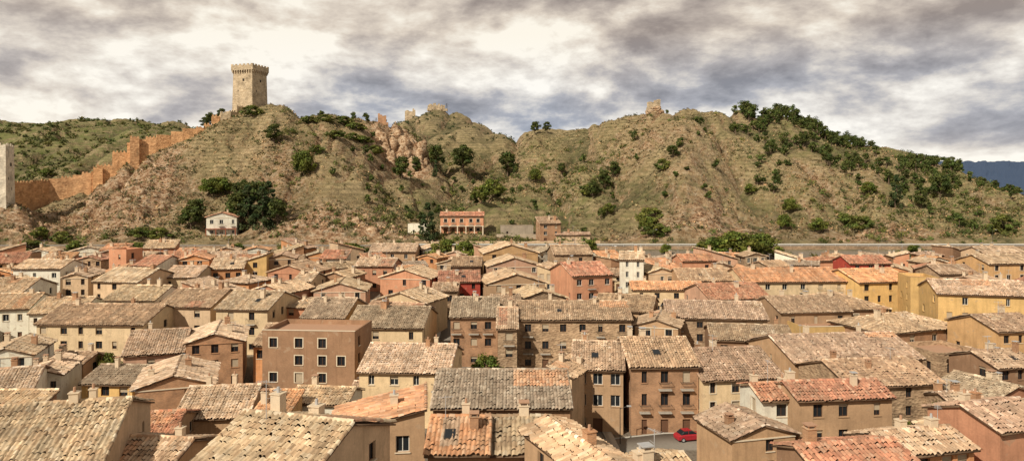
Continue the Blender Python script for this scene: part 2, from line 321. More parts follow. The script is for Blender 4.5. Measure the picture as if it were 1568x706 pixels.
class NB:
    def __init__(s): s.V=[];s.Q=[];s.c=[];s.m=[];s.n=0
    def add(s,V,Q,c,m):
        s.V.append(V); s.Q.append(np.asarray(Q)+s.n); s.n+=len(V); s.c.append(np.broadcast_to(np.asarray(c,float),(len(Q),3))); s.m.append(np.full(len(Q),m))
    def mesh(s,name,mats): return npmesh(name,np.concatenate(s.V),np.concatenate(s.Q),np.concatenate(s.c),np.concatenate(s.m),mats)
def tube(nb,p,q,r0,r1,m=0,n=6):
    p=np.array(p,float);q=np.array(q,float);d=q-p;d/=np.linalg.norm(d);a=np.cross(d,[.3,.9,.2]);a/=np.linalg.norm(a);b_=np.cross(d,a)
    t=np.arange(n)*2*math.pi/n; ring=np.cos(t)[:,None]*a+np.sin(t)[:,None]*b_
    V=np.concatenate([p+ring*r0,q+ring*r1]); i=np.arange(n);j=(i+1)%n
    nb.add(V,np.stack([i,j,j+n,i+n],1),(.15,.1,.07),m)
def tree(kind,H,R,seed,nl=60,ls=.45,col=(.05,.075,.022)):
    global rng
    keep=rng; rng=np.random.default_rng(seed); nb=NB()
    cb={'pine':.26,'broad':.2,'cone':.06,'bush':.05}[kind]*H
    pts=[np.array([0,0,-.6])]
    for i in range(1,6): pts.append(np.array([rng.normal()*.035*H,rng.normal()*.035*H,H*.9*i/5]))
    r0=.032*H
    for i in range(5): tube(nb,pts[i],pts[i+1],r0*(1-i*.18),r0*(1-(i+1)*.18))
    cen=[];rad=[]
    K={'pine':32,'broad':38,'cone':40,'bush':26}[kind]
    for k in range(K):
        t=rng.random()
        if kind=='cone': z=cb+(H-cb)*t**1.1; rr=R*(1-(z-cb)/(H-cb))**.8*.9+.15; cs=R*(.42-.25*t)
        else:
            z=cb+(H-cb)*(.1+.85*t); u=(z-cb)/(H-cb); rr=R*math.sqrt(max(.05,1-(2*u-.85)**2*.8))*(.55+.5*rng.random()); cs=R*(.18+.24*rng.random())
        an=rng.random()*6.283; ro=rr*(.35+.65*rng.random()**.5)
        c=np.array([math.cos(an)*ro,math.sin(an)*ro,min(z,H-cs*.4)]); cen.append(c); rad.append([cs,cs,cs*(.7 if kind=='pine' else .75)])
        if k%3==0 and kind!='cone':
            zb=min(max(z-ro*.8,cb*.7),H*.8); tube(nb,(0,0,zb),c,r0*.38,r0*.12,n=4)
    cl=np.array(col)*(.7+.6*rng.random((K,1)))
    V,Q,cc=leaves(cen,rad,nl,ls,cl,.25,.28); nb.add(V,Q,cc,1)
    rng=keep
    return nb.mesh(kind+'_tree',[M_BARK,M_LEAF])
TM={'pine':[tree('pine',9,3.9,s,90,.45,(.080,.105,.026)) for s in (1,2,8)],
    'broad':[tree('broad',8,4.2,s,100,.45,(.125,.155,.03)) for s in (3,4,9)],
    'cone':[tree('cone',11,3.0,s,75,.45,(.055,.08,.028)) for s in (5,)],
    'bush':[tree('bush',4,2.8,s,80,.38,(.125,.15,.034)) for s in (6,7)]}
HH={'pine':9,'broad':8,'cone':11,'bush':4}
NM={'pine':'pine_tree','broad':'broadleaf_tree','cone':'conifer_tree','bush':'shrub'}
def put_tree(kind,px,d,h,wide=1.0):
    x=wx_(px,d); o=obj(NM[kind],random.choice(TM[kind]),None,(x,d,z1(x,d)-.2),random.random()*6.28); s=h/HH[kind]; o.scale=(s*wide,s*wide,s)
def dfor(px,py,lo=270,hi=560):
    d=np.arange(lo,hi,1.0); z=zt((px-CX)*d/F,d); p=HY-F*(z-CH)/d
    k=np.where(p<=py)[0]; return float(d[k[0]]) if len(k) else float(d[np.argmin(p)])
for k,px,py,h,w in [('pine',420,222,9,1.2),('broad',465,272,11,.9),('pine',615,276,11.5,.9),('pine',637,270,10,.85),('pine',668,262,14,.85),('pine',709,266,16,1.0),('cone',667,272,9,.8),
 ('pine',777,270,14,1.0),('pine',820,206,8,1.1),('pine',838,204,7,1.0),('pine',1030,245,6,1.3),('cone',1372,320,14,.8),('pine',1440,308,12,.9),('broad',1255,358,6,1.1),('pine',1296,268,6,1),
 ('cone',655,368,14,1.0),('cone',380,350,17,1.1),('cone',402,352,16,1.1),('pine',364,348,13,1.0),('pine',395,322,12,1.1),('pine',300,345,10,1.1),('pine',292,352,9,1.2),('broad',322,302,8,1.2),('broad',340,300,8,1.1),('pine',425,345,10,1.0),
 ('pine',372,312,10,1.0),('cone',412,330,13,1.1),
 ('broad',755,308,10,1.1),('broad',735,312,8,1.1),('bush',905,300,5.5,1.2),('pine',925,292,10,.9),('pine',908,306,9,.8),('bush',995,345,6,1.3),('bush',1003,362,5,1.3),('broad',820,280,7,1),('broad',1200,352,6,1),('broad',990,356,6,1),
 ('bush',1015,262,5,1.1),('bush',215,366,4,1.6),('bush',245,372,4,1.5),('broad',60,374,5,1.2),('bush',95,376,4,1.3),('bush',1535,355,6,1.2),('broad',1210,328,6,1.0),
 ('pine',1410,320,8,1),('bush',1320,352,5,1.3),('bush',1300,346,5,1.3),('bush',385,178,5,1.5),('bush',475,188,3.5,1.6),('bush',500,186,3.5,1.6),('bush',525,190,4,1.8),('bush',548,200,4,1.8),('bush',515,212,4,1.8),('bush',560,222,4,1.6),('bush',540,215,3.5,1.5),('bush',575,236,4,1.5),('bush',484,236,4,1.2),('bush',75,272,5,1.3),
 ('pine',940,275,9,1),('pine',860,268,6,1),('broad',690,352,6,1.2),('broad',930,330,5,1.1),('broad',1150,300,5,1.1),('pine',1125,205,6,1.1),('pine',1180,240,7,1.1),('broad',1330,300,6,1.1),('pine',1230,225,7,1.1)]:
    dd=dfor(px,py); put_tree(k,px,dd,h,w)
for px in range(272,345,7): put_tree('pine',px+random.uniform(-3,3),378+random.uniform(-3,6),random.uniform(5,9),1.0)
for k,px,d,h,w in [('broad',1100,246,7.5,1.6),('broad',1132,243,9.5,1.6),('broad',1163,246,8.5,1.5),('broad',1078,250,5,1.3),('broad',690,243,7,1.5),('broad',715,240,7,1.3),('bush',672,240,6,1.2),('broad',745,122,6.5,.8),('bush',160,126,6,.7),('broad',1455,96,6,.9),('broad',1400,92,5,.9),('broad',1430,94,4.5,1.2),('bush',1275,228,4,1),('broad',1020,250,4,1),('bush',1490,250,3,2),('broad',1400,253,3,1.6),('bush',205,252,4,2),('bush',45,254,4,2),('broad',120,251,5,1.5),('broad',440,251,5,1.4),('broad',360,252,4,1.6),('bush',540,252,4,2),('broad',900,252,5,1.3),('broad',1230,175,5,1),('broad',600,205,5,1),('bush',345,150,4,1),('broad',850,160,5,.9)]:
    put_tree(k,px,d,h,w)
cen=[];rad=[];nb=NB();cols=[]
def grove_tree(x,y,h):
    z=z1(x,y); tube(nb,(x,y,z-.5),(x,y,z+h*.7),.05*h,.02*h)
    tn=.8+.5*rng.random()
    for k in range(9):
        t=rng.random(); an=rng.random()*6.28; ro=h*.30*rng.random()**.5*(1.1-abs(t-.45)); cs=h*(.13+.11*rng.random())
        cen.append([x+math.cos(an)*ro,y+math.sin(an)*ro,z+h*(.32+.56*t)]); rad.append([cs,cs,cs*.75]); cols.append(np.array([.080,.105,.026])*(.75+.5*rng.random())*tn)
cnt=0
while cnt<370:
    px=rng.uniform(1125,1560); top=np.interp(px,[1125,1170,1200,1300,1400,1500,1600],[405,412,425,425,400,355,325]); d=top+rng.normal()*8+2; h=rng.uniform(4,8.5)
    if rng.random()<.50: d-=rng.random()**1.4*95; h=rng.uniform(3,7)
    if px>1470: h*=.6
    if d<275 or vn(wx_(px,d),d,22,21)<.38: continue
    if rng.random()> np.interp(px,[1125,1160,1300,1450,1560],[.4,1,.9,.7,.3]): continue
    grove_tree(wx_(px,d),d,h); cnt+=1
for _ in range(75):
    px=rng.uniform(430,1100); d=rng.uniform(292,405); grove_tree(wx_(px,d),d,rng.uniform(2.4,5.5))
V,Q,cc=leaves(cen,rad,36,.55,np.array(cols),.2,.25); nb.add(V,Q,cc,1); obj('pine_grove',nb.mesh('pine_grove',[M_BARK,M_LEAF]))
def scatter(name,Nn,dl,dh,pl,ph,r0,r1,nl,ls,col,mat,flat=.7,thr=.5,nsc=28,pw=1.5):
    px=rng.uniform(pl,ph,Nn*3); d=rng.uniform(dl,dh,Nn*3); x=(px-CX)*d/F
    w=vn(x,d,nsc,9)*.6+vn(x,d,nsc/3,10)*.4; k=(w>thr+rng.normal(size=len(w))*.07); x=x[k][:Nn]; d=d[k][:Nn]
    z=zt(x,d); r=r0+(r1-r0)*rng.random(len(x))**pw
    V,Q,cc=leaves(np.stack([x,d,z+r*.35],1),np.stack([r,r,r*flat],1),nl,ls*(r/r.mean())**.5,np.array(col)*(.7+.6*rng.random((len(x),1))),.25,.25)
    obj(name,npmesh(name,V,Q,cc,None,[mat]))
scatter('hillside_scrub',4800,272,460,-120,1700,.3,1.9,16,.42,(.09,.098,.032),M_LEAF,pw=2.2)
scatter('hillside_scrub',640,272,430,420,1560,.9,2.4,60,.45,(.12,.145,.034),M_LEAF,thr=.53,pw=1.6)
scatter('roadside_shrubs',170,266.5,274,-60,1640,.7,2.6,60,.4,(.11,.13,.034),M_LEAF,thr=.42,pw=1.6)
scatter('roadside_shrubs',110,248,255.2,-60,1640,.7,1.7,60,.4,(.11,.13,.034),M_LEAF,thr=.45,pw=1.6)
scatter('dry_grass_tufts',22000,272,440,-120,1700,.3,.8,5,.42,(.42,.32,.17),M_GRASS,thr=.42)
scatter('dark_heather_tufts',15000,272,450,-120,1700,.3,.8,5,.42,(.11,.09,.042),M_GRASS,thr=.5,nsc=15)
scatter('orchard_trees',1100,450,760,-150,330,1.2,3.2,26,1.1,(.11,.125,.036),M_LEAF,thr=.42)
scatter('distant_scrub',300,470,680,600,800,.8,2.2,14,.8,(.07,.085,.033),M_LEAF,thr=.42)
# ------------------------------------------------------------------ roofs
PAL={'buff':[(.60,.44,.29),(.66,.52,.37),(.49,.32,.20),(.38,.255,.165),(.74,.61,.47)],
 'brown':[(.45,.31,.205),(.52,.375,.26),(.32,.21,.14),(.36,.235,.16),(.64,.50,.37)],
 'red':[(.48,.22,.135),(.52,.28,.175),(.36,.17,.11),(.52,.35,.24),(.29,.155,.10)],
 'orange':[(.64,.33,.175),(.66,.39,.225),(.57,.28,.145),(.49,.29,.18),(.70,.47,.31)],
 'grey':[(.40,.31,.225),(.49,.385,.285),(.29,.215,.15),(.56,.47,.36),(.33,.235,.165)]}
PITCH=.31
RT=np.ones(3)
def tileplane(nb,o,u,v,W,L,pal,clip=None,fine=1):
    o=np.array(o,float);u=np.array(u,float);v=np.array(v,float);n=np.cross(u,v)
    p=.38 if fine else .52; rl=.55 if fine else 1.0
    prof=np.array([0,.14,.185,.14]) if fine else np.array([0,.19,.19]); kk=len(prof)
    nc_=max(2,int(W/p)); p=W/nc_; nr_=max(2,int(L/rl)); rl=L/nr_
    K=nc_*kk+1; ks=np.arange(K); s=ks*p/kk; h=prof[ks%kk]; cell=np.minimum((ks+0)//kk,nc_-1)
    jz=rng.normal(size=(nr_,nc_))*.012; js=rng.normal(size=(nr_,nc_))*.018+rng.normal(size=(1,nc_))*.022; jt=rng.normal(size=(nr_,nc_))*.08
    f1,f2=rng.uniform(1,3,2); ph1,ph2=rng.random(2)*6
    tt=(np.arange(nr_)+.5)/nr_
    sag=.055*np.sin(np.linspace(0,math.pi*f1,K)+ph1)[None]*(.5+np.sin(tt*math.pi)[:,None])+.04*np.sin(tt*math.pi*f2+ph2)[:,None]
    V=np.zeros((nr_,2,K,3))
    for e in (0,1):
        t=(np.arange(nr_)+e)[:,None]*rl+ (jt[:,cell] if e==0 else 0) - (0.03 if e==0 else 0)
        lift=.028 if e==0 else 0.0
        hh_=h[None]*(1.0 if e==0 else .90)+lift+jz[:,cell]+.11+sag
        ss=s[None]+js[:,cell]
        V[:,e]=o+ss[...,None]*u+ (t+0*ss)[...,None]*v+hh_[...,None]*n
    idx=np.arange(nr_*2*K).reshape(nr_,2,K)
    Q=np.stack([idx[:,0,:-1],idx[:,0,1:],idx[:,1,1:],idx[:,1,:-1]],-1)
    ci=np.arange(K-1)//kk
    P=np.array(PAL[pal]); pw=np.array([.34,.26,.19,.12,.09]); tc=P[rng.choice(5,size=(nr_,nc_),p=pw)]
    mean=P[:2].mean(0)*.5+P[2]*.5; mean=P[0]*.6+mean*.4
    tc=tc*.55+mean*.45; tc=tc*(.88+.24*rng.random((nr_,nc_,1)))*(.80+.36*rng.random((1,nc_,1)))*RT
    if rng.random()<.38 and nc_>8 and nr_>4:
        c0=rng.integers(0,nc_-4); c1=c0+rng.integers(3,max(4,nc_//2)); r0_=rng.integers(0,nr_-2); r1_=nr_ if rng.random()<.6 else r0_+rng.integers(2,nr_)
        P2=np.array(PAL[rng.choice(['orange','buff','grey','red','buff'])]); sl=tc[r0_:r1_,c0:c1]; tc[r0_:r1_,c0:c1]=sl*.3+.7*P2[rng.choice(5,size=sl.shape[:2],p=pw)]*(.9+.2*rng.random(sl.shape[:2]+(1,)))
    cc=tc[:,ci]; fl=np.ones((nr_,K-1),bool)
    if clip is not None:
        sm=(s[:-1]+s[1:])/2; tm=(np.arange(nr_)+.5)*rl; fl=clip(sm[None]+0*tm[:,None],tm[:,None]+0*sm[None])
    nb.add(V.reshape(-1,3),Q[fl],cc[fl],0)
def slabq(nb,pts,th=.13,n=None):
    pts=[np.array(q,float) for q in pts]
    if n is None:
        n=np.cross(pts[1]-pts[0],pts[3]-pts[0]); n/=np.linalg.norm(n)
    V=np.array(pts+[q-n*th for q in pts]); Q=[(0,1,2,3),(7,6,5,4),(0,4,5,1),(1,5,6,2),(2,6,7,3),(3,7,4,0)]
    nb.add(V,Q,(.3,.2,.12),1)
def ridge(nb,p,q,pal,r=.17):
    p=np.array(p,float);q=np.array(q,float);L=np.linalg.norm(q-p)
    if L<.3: return
    d=(q-p)/L; a=np.cross(d,[0,0,1.]); a/=np.linalg.norm(a); up=np.cross(a,d); nseg=max(1,int(L/.5)); P=PAL[pal]
    off=[(-1.25,-.35),(-.8,.55),(0,.95),(.8,.55),(1.25,-.35)]
    for i in range(nseg):
        s0=p+d*L*i/nseg; s1=p+d*L*(i+1)/nseg; j=rng.normal()*.02
        V=[s0+a*x*r*1.1+up*(z*r*1.1+.17+j) for x,z in off]+[s1+a*x*r*.92+up*(z*r*.9+.17+j) for x,z in off]
        nb.add(np.array(V),[(k,k+1,k+6,k+5) for k in range(4)],np.array(P[rng.integers(5)])*(.95+.35*rng.random())*RT,0)
# ------------------------------------------------------------------ walls
def wall(w,x,p0,p1,h,cols,rnd,o):
    p0=Vector(p0);p1=Vector(p1);W=(p1-p0).length; d=(p1-p0)/W; n=Vector((d.y,-d.x))
    def P(s,z,off=0): q=p0+d*s+n*off; return (q.x,q.y,z)
    def quad(B,s0,s1,z0,z1_,off,m): B.face([P(s0,z0,off),P(s1,z0,off),P(s1,z1_,off),P(s0,z1_,off)],m)
    floors=max(1,int(round(h/2.9))); fh=h/floors
    if cols<=0 or W<2.2:
        quad(w,0,W,-4,h,0,0); return
    cols=max(1,min(cols,int(W/2.0))); sp=W/cols; ww=o.get('ww',rnd.uniform(1.05,1.35)); wh=o.get('wh',rnd.uniform(1.4,1.7))
    xb=[0]
    for i in range(cols):
        c=sp*(i+.5)+rnd.uniform(-.14,.14)*sp; q=ww*rnd.choice((1,1,1,.7)); xb+=[max(xb[-1]+.2,c-q/2),min(W-.2,c+q/2)]
    xb.append(W); zb=[-4]
    for f in range(floors):
        b0=f*fh+fh*.30; t0=min(b0+wh,(f+1)*fh-.38)
        if f==0 : b0=f*fh+.1; t0=2.2 if h>4 else 2.0
        zb+=[b0,t0]
    zb.append(h); surround=o.get('sur',rnd.random()<.25); bal=o.get('bal',0)
    for i in range(len(xb)-1):
        for j in range(len(zb)-1):
            s0,s1,z0,z1_=xb[i],xb[i+1],zb[j],zb[j+1]; win=i%2==1 and j%2==1
            f=j//2
            if win and rnd.random()<o.get('skip',.12): win=False
            if not win: quad(w,s0,s1,z0,z1_,0,0); continue
            r=.22; zi=z0
            if f==0:
                if rnd.random()<.45 or floors==1:
                    zi=1.0; quad(w,s0,s1,z0,zi,0,0); door=False
                else: door=True
            else: door=False
            bl=f>0 and bal and rnd.random()<bal
            for A,B_ in (((s0,zi),(s0,z1_)),((s1,z1_),(s1,zi)),((s0,z1_),(s1,z1_)),((s1,zi),(s0,zi))):
                w.face([P(A[0],A[1],0),P(B_[0],B_[1],0),P(B_[0],B_[1],-r),P(A[0],A[1],-r)],0)
            if door: quad(x,s0,s1,zi,z1_,-r,3); continue
            t=.08
            for a0,a1,b0_,b1_ in ((s0,s1,zi,zi+t),(s0,s1,z1_-t,z1_),(s0,s0+t,zi+t,z1_-t),(s1-t,s1,zi+t,z1_-t),((s0+s1)/2-.04,(s0+s1)/2+.04,zi+t,z1_-t)): quad(x,a0,a1,b0_,b1_,-r,0)
            quad(x,s0+t*.5,s1-t*.5,zi+t*.5,z1_-t*.5,-r-.05,1)
            q=rnd.random()
            if q<.26: quad(x,s0+.01,s1-.01,z1_-(z1_-zi)*rnd.choice((.25,.4,.6,.97)),z1_-.01,-r+.04,2)
            if surround:
                for a0,a1,b0_,b1_ in ((s0-.16,s1+.16,z1_,z1_+.16),(s0-.16,s0,zi,z1_),(s1,s1+.16,zi,z1_)): quad(w,a0,a1,b0_,b1_,.025,1)
            w.face([P(s0-.1,zi-.002,.1),P(s1+.1,zi-.002,.1),P(s1+.1,zi-.002,0),P(s0-.1,zi-.002,0)],1); quad(w,s0-.1,s1+.1,zi-.09,zi-.002,.1,1)
            w.face([P(s0-.1,zi-.09,0),P(s1+.1,zi-.09,0),P(s1+.1,zi-.09,.1),P(s0-.1,zi-.09,.1)],1)
            if bl:
                e=.35; dp=.75; zf=f*fh+.15 if f>0 else zi
                A=[P(s0-e,zf,0),P(s1+e,zf,0),P(s1+e,zf,dp),P(s0-e,zf,dp)]; Bq=[(q_[0],q_[1],q_[2]-.14) for q_ in A]
                x.face(A[::-1],5); x.face(Bq,5); x.face([A[3],A[2],Bq[2],Bq[3]][::-1],5); x.face([A[0],A[3],Bq[3],Bq[0]][::-1],5); x.face([A[2],A[1],Bq[1],Bq[2]][::-1],5)
                x.beam(P(s0-e,zf+1,dp-.04),P(s1+e,zf+1,dp-.04),.035,4,4)
                x.beam(P(s0-e,zf+1,0),P(s0-e,zf+1,dp-.04),.03,4,4); x.beam(P(s1+e,zf+1,0),P(s1+e,zf+1,dp-.04),.03,4,4)
                k=max(4,int((s1-s0+2*e)/.17))
                for i_ in range(k+1):
                    s=s0-e+(s1-s0+2*e)*i_/k; x.beam(P(s,zf,dp-.04),P(s,zf+1,dp-.04),.014,4,3)
def antenna(par,x,y,z,rnd):
    a=MB(); hh=rnd.uniform(2,3.2); a.beam((x,y,z-1),(x,y,z+hh),.03,0,5); an=rnd.uniform(0,3)
    dx,dy=math.cos(an),math.sin(an); a.beam((x-dx*.7,y-dy*.7,z+hh-.15),(x+dx*.7,y+dy*.7,z+hh-.1),.02,0,4)
    for k in range(7):
        t=-.65+k*.2; l=.35-.02*k; cx_,cy_=x+dx*t,y+dy*t; a.beam((cx_-dy*l,cy_+dx*l,z+hh-.12),(cx_+dy*l,cy_-dx*l,z+hh-.12),.014,0,3)
    a.beam((x+.0,y,z+hh*.55),(x+dx*.5,y+dy*.5,z+hh*.6),.015,0,3)
    a.obj('tv_antenna',[M_GALV],par)
occ=np.zeros((560,240),bool)
def raster(cx,cy,W,D,rot,front=3.0,test=False):
    c,s=math.cos(rot),math.sin(rot); ux=np.arange(-W/2,W/2+.1,.7); uy=np.arange(-front,D+.1,.7)
    A,B_=np.meshgrid(ux,uy); X=cx+A*c-B_*s; Y=cy+A*s+B_*c; i=(X+280).astype(int); j=(Y-30).astype(int)
    k=(i>=0)&(i<560)&(j>=0)&(j<240)
    if test: return occ[i[k],j[k]].mean() if k.any() else 1
    occ[i[k],j[k]]=True
def house(X,Y,h,W,D,typ,rot,wk,rk,cols,o=None,name='village_house'):
    global RT
    o=o or {}; rnd=random.Random(int(X*77+Y*31)); zb=o.get('z')
    if zb is None: zb=z1(X,Y)
    RT=np.array([1,1,1])*rnd.uniform(.80,1.14)*np.array([rnd.uniform(.97,1.05),1,rnd.uniform(.92,1.05)])
    par=bpy.data.objects.new(name,None); par.empty_display_size=1; C.objects.link(par); par.location=(X,Y,zb); par.rotation_euler[2]=rot
    raster(X,Y,W,D,rot,o.get('pd',3.0)); w=MB(); x=MB(); hw=W/2; fine=1 if Y<175 else 0; p=o.get('p',PITCH)
    sc=max(0,int(D/4.5)) if rnd.random()<.75 else 0; so=dict(o); so['bal']=0; so['skip']=.35
    hb=h+(p*D if typ=='S' else 0)
    wall(w,x,(-hw,0),(hw,0),h,cols,rnd,o)
    wall(w,x,(hw,0),(hw,D),h,sc,rnd,so); wall(w,x,(-hw,D),(-hw,0),h,sc,rnd,so)
    wall(w,x,(hw,D),(-hw,D),hb,0,rnd,so)
    nb=NB(); ov=.5; og=.28; cs=1/math.sqrt(1+p*p); sn_=p*cs
    rz=lambda X_,Y_:h
    if typ=='X':
        ap=h+p*D/2
        w.face([(hw,0,h),(hw,D,h),(hw,D/2,ap)],0); w.face([(-hw,D,h),(-hw,0,h),(-hw,D/2,ap)],0)
        L=(D/2+ov)/cs
        tileplane(nb,(-hw-og,-ov,h-p*ov+.06),(1,0,0),(0,cs,sn_),W+2*og,L,rk,None,fine)
        tileplane(nb,(hw+og,D+ov,h-p*ov+.06),(-1,0,0),(0,-cs,sn_),W+2*og,L,rk,None,fine)
        slabq(nb,[(-hw-og,-ov,h-p*ov+.06),(hw+og,-ov,h-p*ov+.06),(hw+og,D/2,ap+.06),(-hw-og,D/2,ap+.06)])
        slabq(nb,[(hw+og,D+ov,h-p*ov+.06),(-hw-og,D+ov,h-p*ov+.06),(-hw-og,D/2,ap+.06),(hw+og,D/2,ap+.06)])
        ridge(nb,(-hw-og,D/2,ap+.08),(hw+og,D/2,ap+.08),rk)
        for s in (-1,1): ridge(nb,(s*(hw+og-.05),-ov,h-p*ov+.03),(s*(hw+og-.05),D/2,ap+.03),rk,.12)
        rz=lambda X_,Y_:h+p*(D/2-abs(Y_-D/2))
    elif typ=='Y':
        ap=h+p*hw
        w.face([(-hw,0,h),(hw,0,h),(0,0,ap)],0); w.face([(hw,D,h),(-hw,D,h),(0,D,ap)],0)
        L=(hw+ov)/cs
        tileplane(nb,(hw+ov,-og,h-p*ov+.06),(0,1,0),(-cs,0,sn_),D+2*og,L,rk,None,fine)
        tileplane(nb,(-hw-ov,D+og,h-p*ov+.06),(0,-1,0),(cs,0,sn_),D+2*og,L,rk,None,fine)
        slabq(nb,[(hw+ov,-og,h-p*ov+.06),(hw+ov,D+og,h-p*ov+.06),(0,D+og,ap+.06),(0,-og,ap+.06)])
        slabq(nb,[(-hw-ov,D+og,h-p*ov+.06),(-hw-ov,-og,h-p*ov+.06),(0,-og,ap+.06),(0,D+og,ap+.06)])
        ridge(nb,(0,-og,ap+.08),(0,D+og,ap+.08),rk)
        for s in (-1,1): ridge(nb,(s*(hw+ov),-og+.05,h-p*ov+.03),(0,-og+.05,ap+.03),rk,.12)
        rz=lambda X_,Y_:h+p*(hw-abs(X_))
    elif typ=='S':
        w.face([(hw,0,h),(hw,D,h),(hw,D,h+p*D)],0); w.face([(-hw,D,h),(-hw,0,h),(-hw,D,h+p*D)],0)
        L=(D+ov+.2)/cs
        tileplane(nb,(-hw-og,-ov,h-p*ov+.06),(1,0,0),(0,cs,sn_),W+2*og,L,rk,None,fine)
        e=D+.2; slabq(nb,[(-hw-og,-ov,h-p*ov+.06),(hw+og,-ov,h-p*ov+.06),(hw+og,e,h+p*e+.06),(-hw-og,e,h+p*e+.06)])
        ridge(nb,(-hw-og,e-.1,h+p*e+.03),(hw+og,e-.1,h+p*e+.03),rk); rz=lambda X_,Y_:h+p*Y_
        for s in (-1,1): ridge(nb,(s*(hw+og-.05),-ov,h-p*ov+.03),(s*(hw+og-.05),e,h+p*e+.03),rk,.12)
    elif typ in('L','R'):
        sg=1 if typ=='R' else -1
        ap=h+p*W
        w.face([(-hw,0,h),(hw,0,h),(sg*hw,0,ap)],0); w.face([(hw,D,h),(-hw,D,h),(sg*hw,D,ap)],0)
        A=[(sg*hw,0,h),(sg*hw,D,h),(sg*hw,D,ap),(sg*hw,0,ap)]; w.face(A if sg>0 else A[::-1],0)
        L=(W+ov+.2)/cs; e=sg*(hw+.2); E=-sg*(hw+ov); ze=h-p*ov+.06; zr=ap+p*.2+.06
        if sg>0:
            tileplane(nb,(E,D+og,ze),(0,-1,0),(cs,0,sn_),D+2*og,L,rk,None,fine); slabq(nb,[(E,D+og,ze),(E,-og,ze),(e,-og,zr),(e,D+og,zr)])
        else:
            tileplane(nb,(E,-og,ze),(0,1,0),(-cs,0,sn_),D+2*og,L,rk,None,fine); slabq(nb,[(E,-og,ze),(E,D+og,ze),(e,D+og,zr),(e,-og,zr)])
        ridge(nb,(e-sg*.1,-og,zr),(e-sg*.1,D+og,zr),rk); ridge(nb,(E,-og+.05,ze),(e,-og+.05,zr),rk,.12)
        rz=lambda X_,Y_:h+p*(X_*sg+hw)
    elif typ=='H':
        z0=h-p*ov+.06; A,B_=hw+ov,D/2+ov; m_=min(A,B_); zr=z0+p*m_; L=m_/cs; yc=D/2
        def cl(Wd): return lambda s,t:(s>t*cs-.12)&(s<Wd-t*cs+.12)
        tileplane(nb,(-A,-ov,z0),(1,0,0),(0,cs,sn_),2*A,L,rk,cl(2*A),fine); tileplane(nb,(A,D+ov,z0),(-1,0,0),(0,-cs,sn_),2*A,L,rk,cl(2*A),fine)
        tileplane(nb,(A,-ov,z0),(0,1,0),(-cs,0,sn_),2*B_,L,rk,cl(2*B_),fine); tileplane(nb,(-A,D+ov,z0),(0,-1,0),(cs,0,sn_),2*B_,L,rk,cl(2*B_),fine)
        a=A-m_+.01; bb=B_-m_+.01
        slabq(nb,[(-A,-ov,z0),(A,-ov,z0),(a,yc-bb,zr),(-a,yc-bb,zr)]); slabq(nb,[(A,D+ov,z0),(-A,D+ov,z0),(-a,yc+bb,zr),(a,yc+bb,zr)])
        slabq(nb,[(A,-ov,z0),(A,D+ov,z0),(a,yc+bb,zr),(a,yc-bb,zr)]); slabq(nb,[(-A,D+ov,z0),(-A,-ov,z0),(-a,yc-bb,zr),(-a,yc+bb,zr)])
        for sx_,sy_ in ((-1,-1),(1,-1),(1,1),(-1,1)): ridge(nb,(sx_*A,yc+sy_*B_,z0+.02),(sx_*a,yc+sy_*bb,zr+.03),rk)
        ridge(nb,(-a,yc-bb,zr+.03),(a,yc+bb,zr+.03),rk); rz=lambda X_,Y_:h+p*min(hw-abs(X_),yc-abs(Y_-yc))
    if typ=='F':
        w.box(-hw,hw,.0-.003,.25,h,h+.8,0); w.box(-hw,hw,D-.25,D,h,h+.8,0); w.box(-hw-.003,-hw+.25,.25,D-.25,h,h+.8,0); w.box(hw-.25,hw+.003,.25,D-.25,h,h+.8,0)
        w.box(-hw+.25,hw-.25,.25,D-.25,h-.2,h+.05,2); w.box(-hw-.06,hw+.06,-.06,.31,h+.8,h+.88,1)
    else: obj('roof',nb.mesh('roof',[M_TILE,M_EAVE]),par)
    if typ in 'XYH':
        w.box(-hw-.01,hw+.01,-.12,-.004,h-.30,h-.16,1)
    w.obj('walls',[wallmat(wk),wallmat(wk) if rnd.random()<.5 else M_TRIM,M_TERR],par)
    if x.f: x.obj('windows',[M_FRAMEW if rnd.random()<.25 else M_FRAME,M_GLASS,M_BLIND,M_DOOR,M_METAL,M_CONC],par)
    if typ!='F':
        nch=o.get('ch',rnd.choice((1,2,2)))
        for k in range(nch):
            cx_=rnd.uniform(-.4,.4)*W; cy_=rnd.uniform(.3,.75)*D; zr_=rz(cx_,cy_); c=MB(); a=rnd.uniform(.28,.45); hh=rnd.uniform(1.0,1.7)
            c.box(cx_-a,cx_+a,cy_-a,cy_+a,zr_-.6,zr_+hh,0); c.box(cx_-a-.07,cx_+a+.07,cy_-a-.07,cy_+a+.07,zr_+hh,zr_+hh+.08,0)
            if rnd.random()<.5:
                for sx_ in (-1,1):
                    for sy_ in (-1,1): c.box(cx_+sx_*a*.75-.05,cx_+sx_*a*.75+.05,cy_+sy_*a*.75-.05,cy_+sy_*a*.75+.05,zr_+hh+.08,zr_+hh+.33,0)
                c.box(cx_-a-.05,cx_+a+.05,cy_-a-.05,cy_+a+.05,zr_+hh+.33,zr_+hh+.41,1)
            else: c.beam((cx_,cy_,zr_+hh),(cx_,cy_,zr_+hh+.5),.13,1,8,.11)
            c.obj('chimney',[M_CHIM if rnd.random()<.7 else wallmat('brick'),M_TERR if rnd.random()<.6 else M_GALV],par)
        if rnd.random()<.36 or o.get('ant'):
            cx_=rnd.uniform(-.35,.35)*W; antenna(par,cx_,D*.45,rz(cx_,D*.45),rnd)
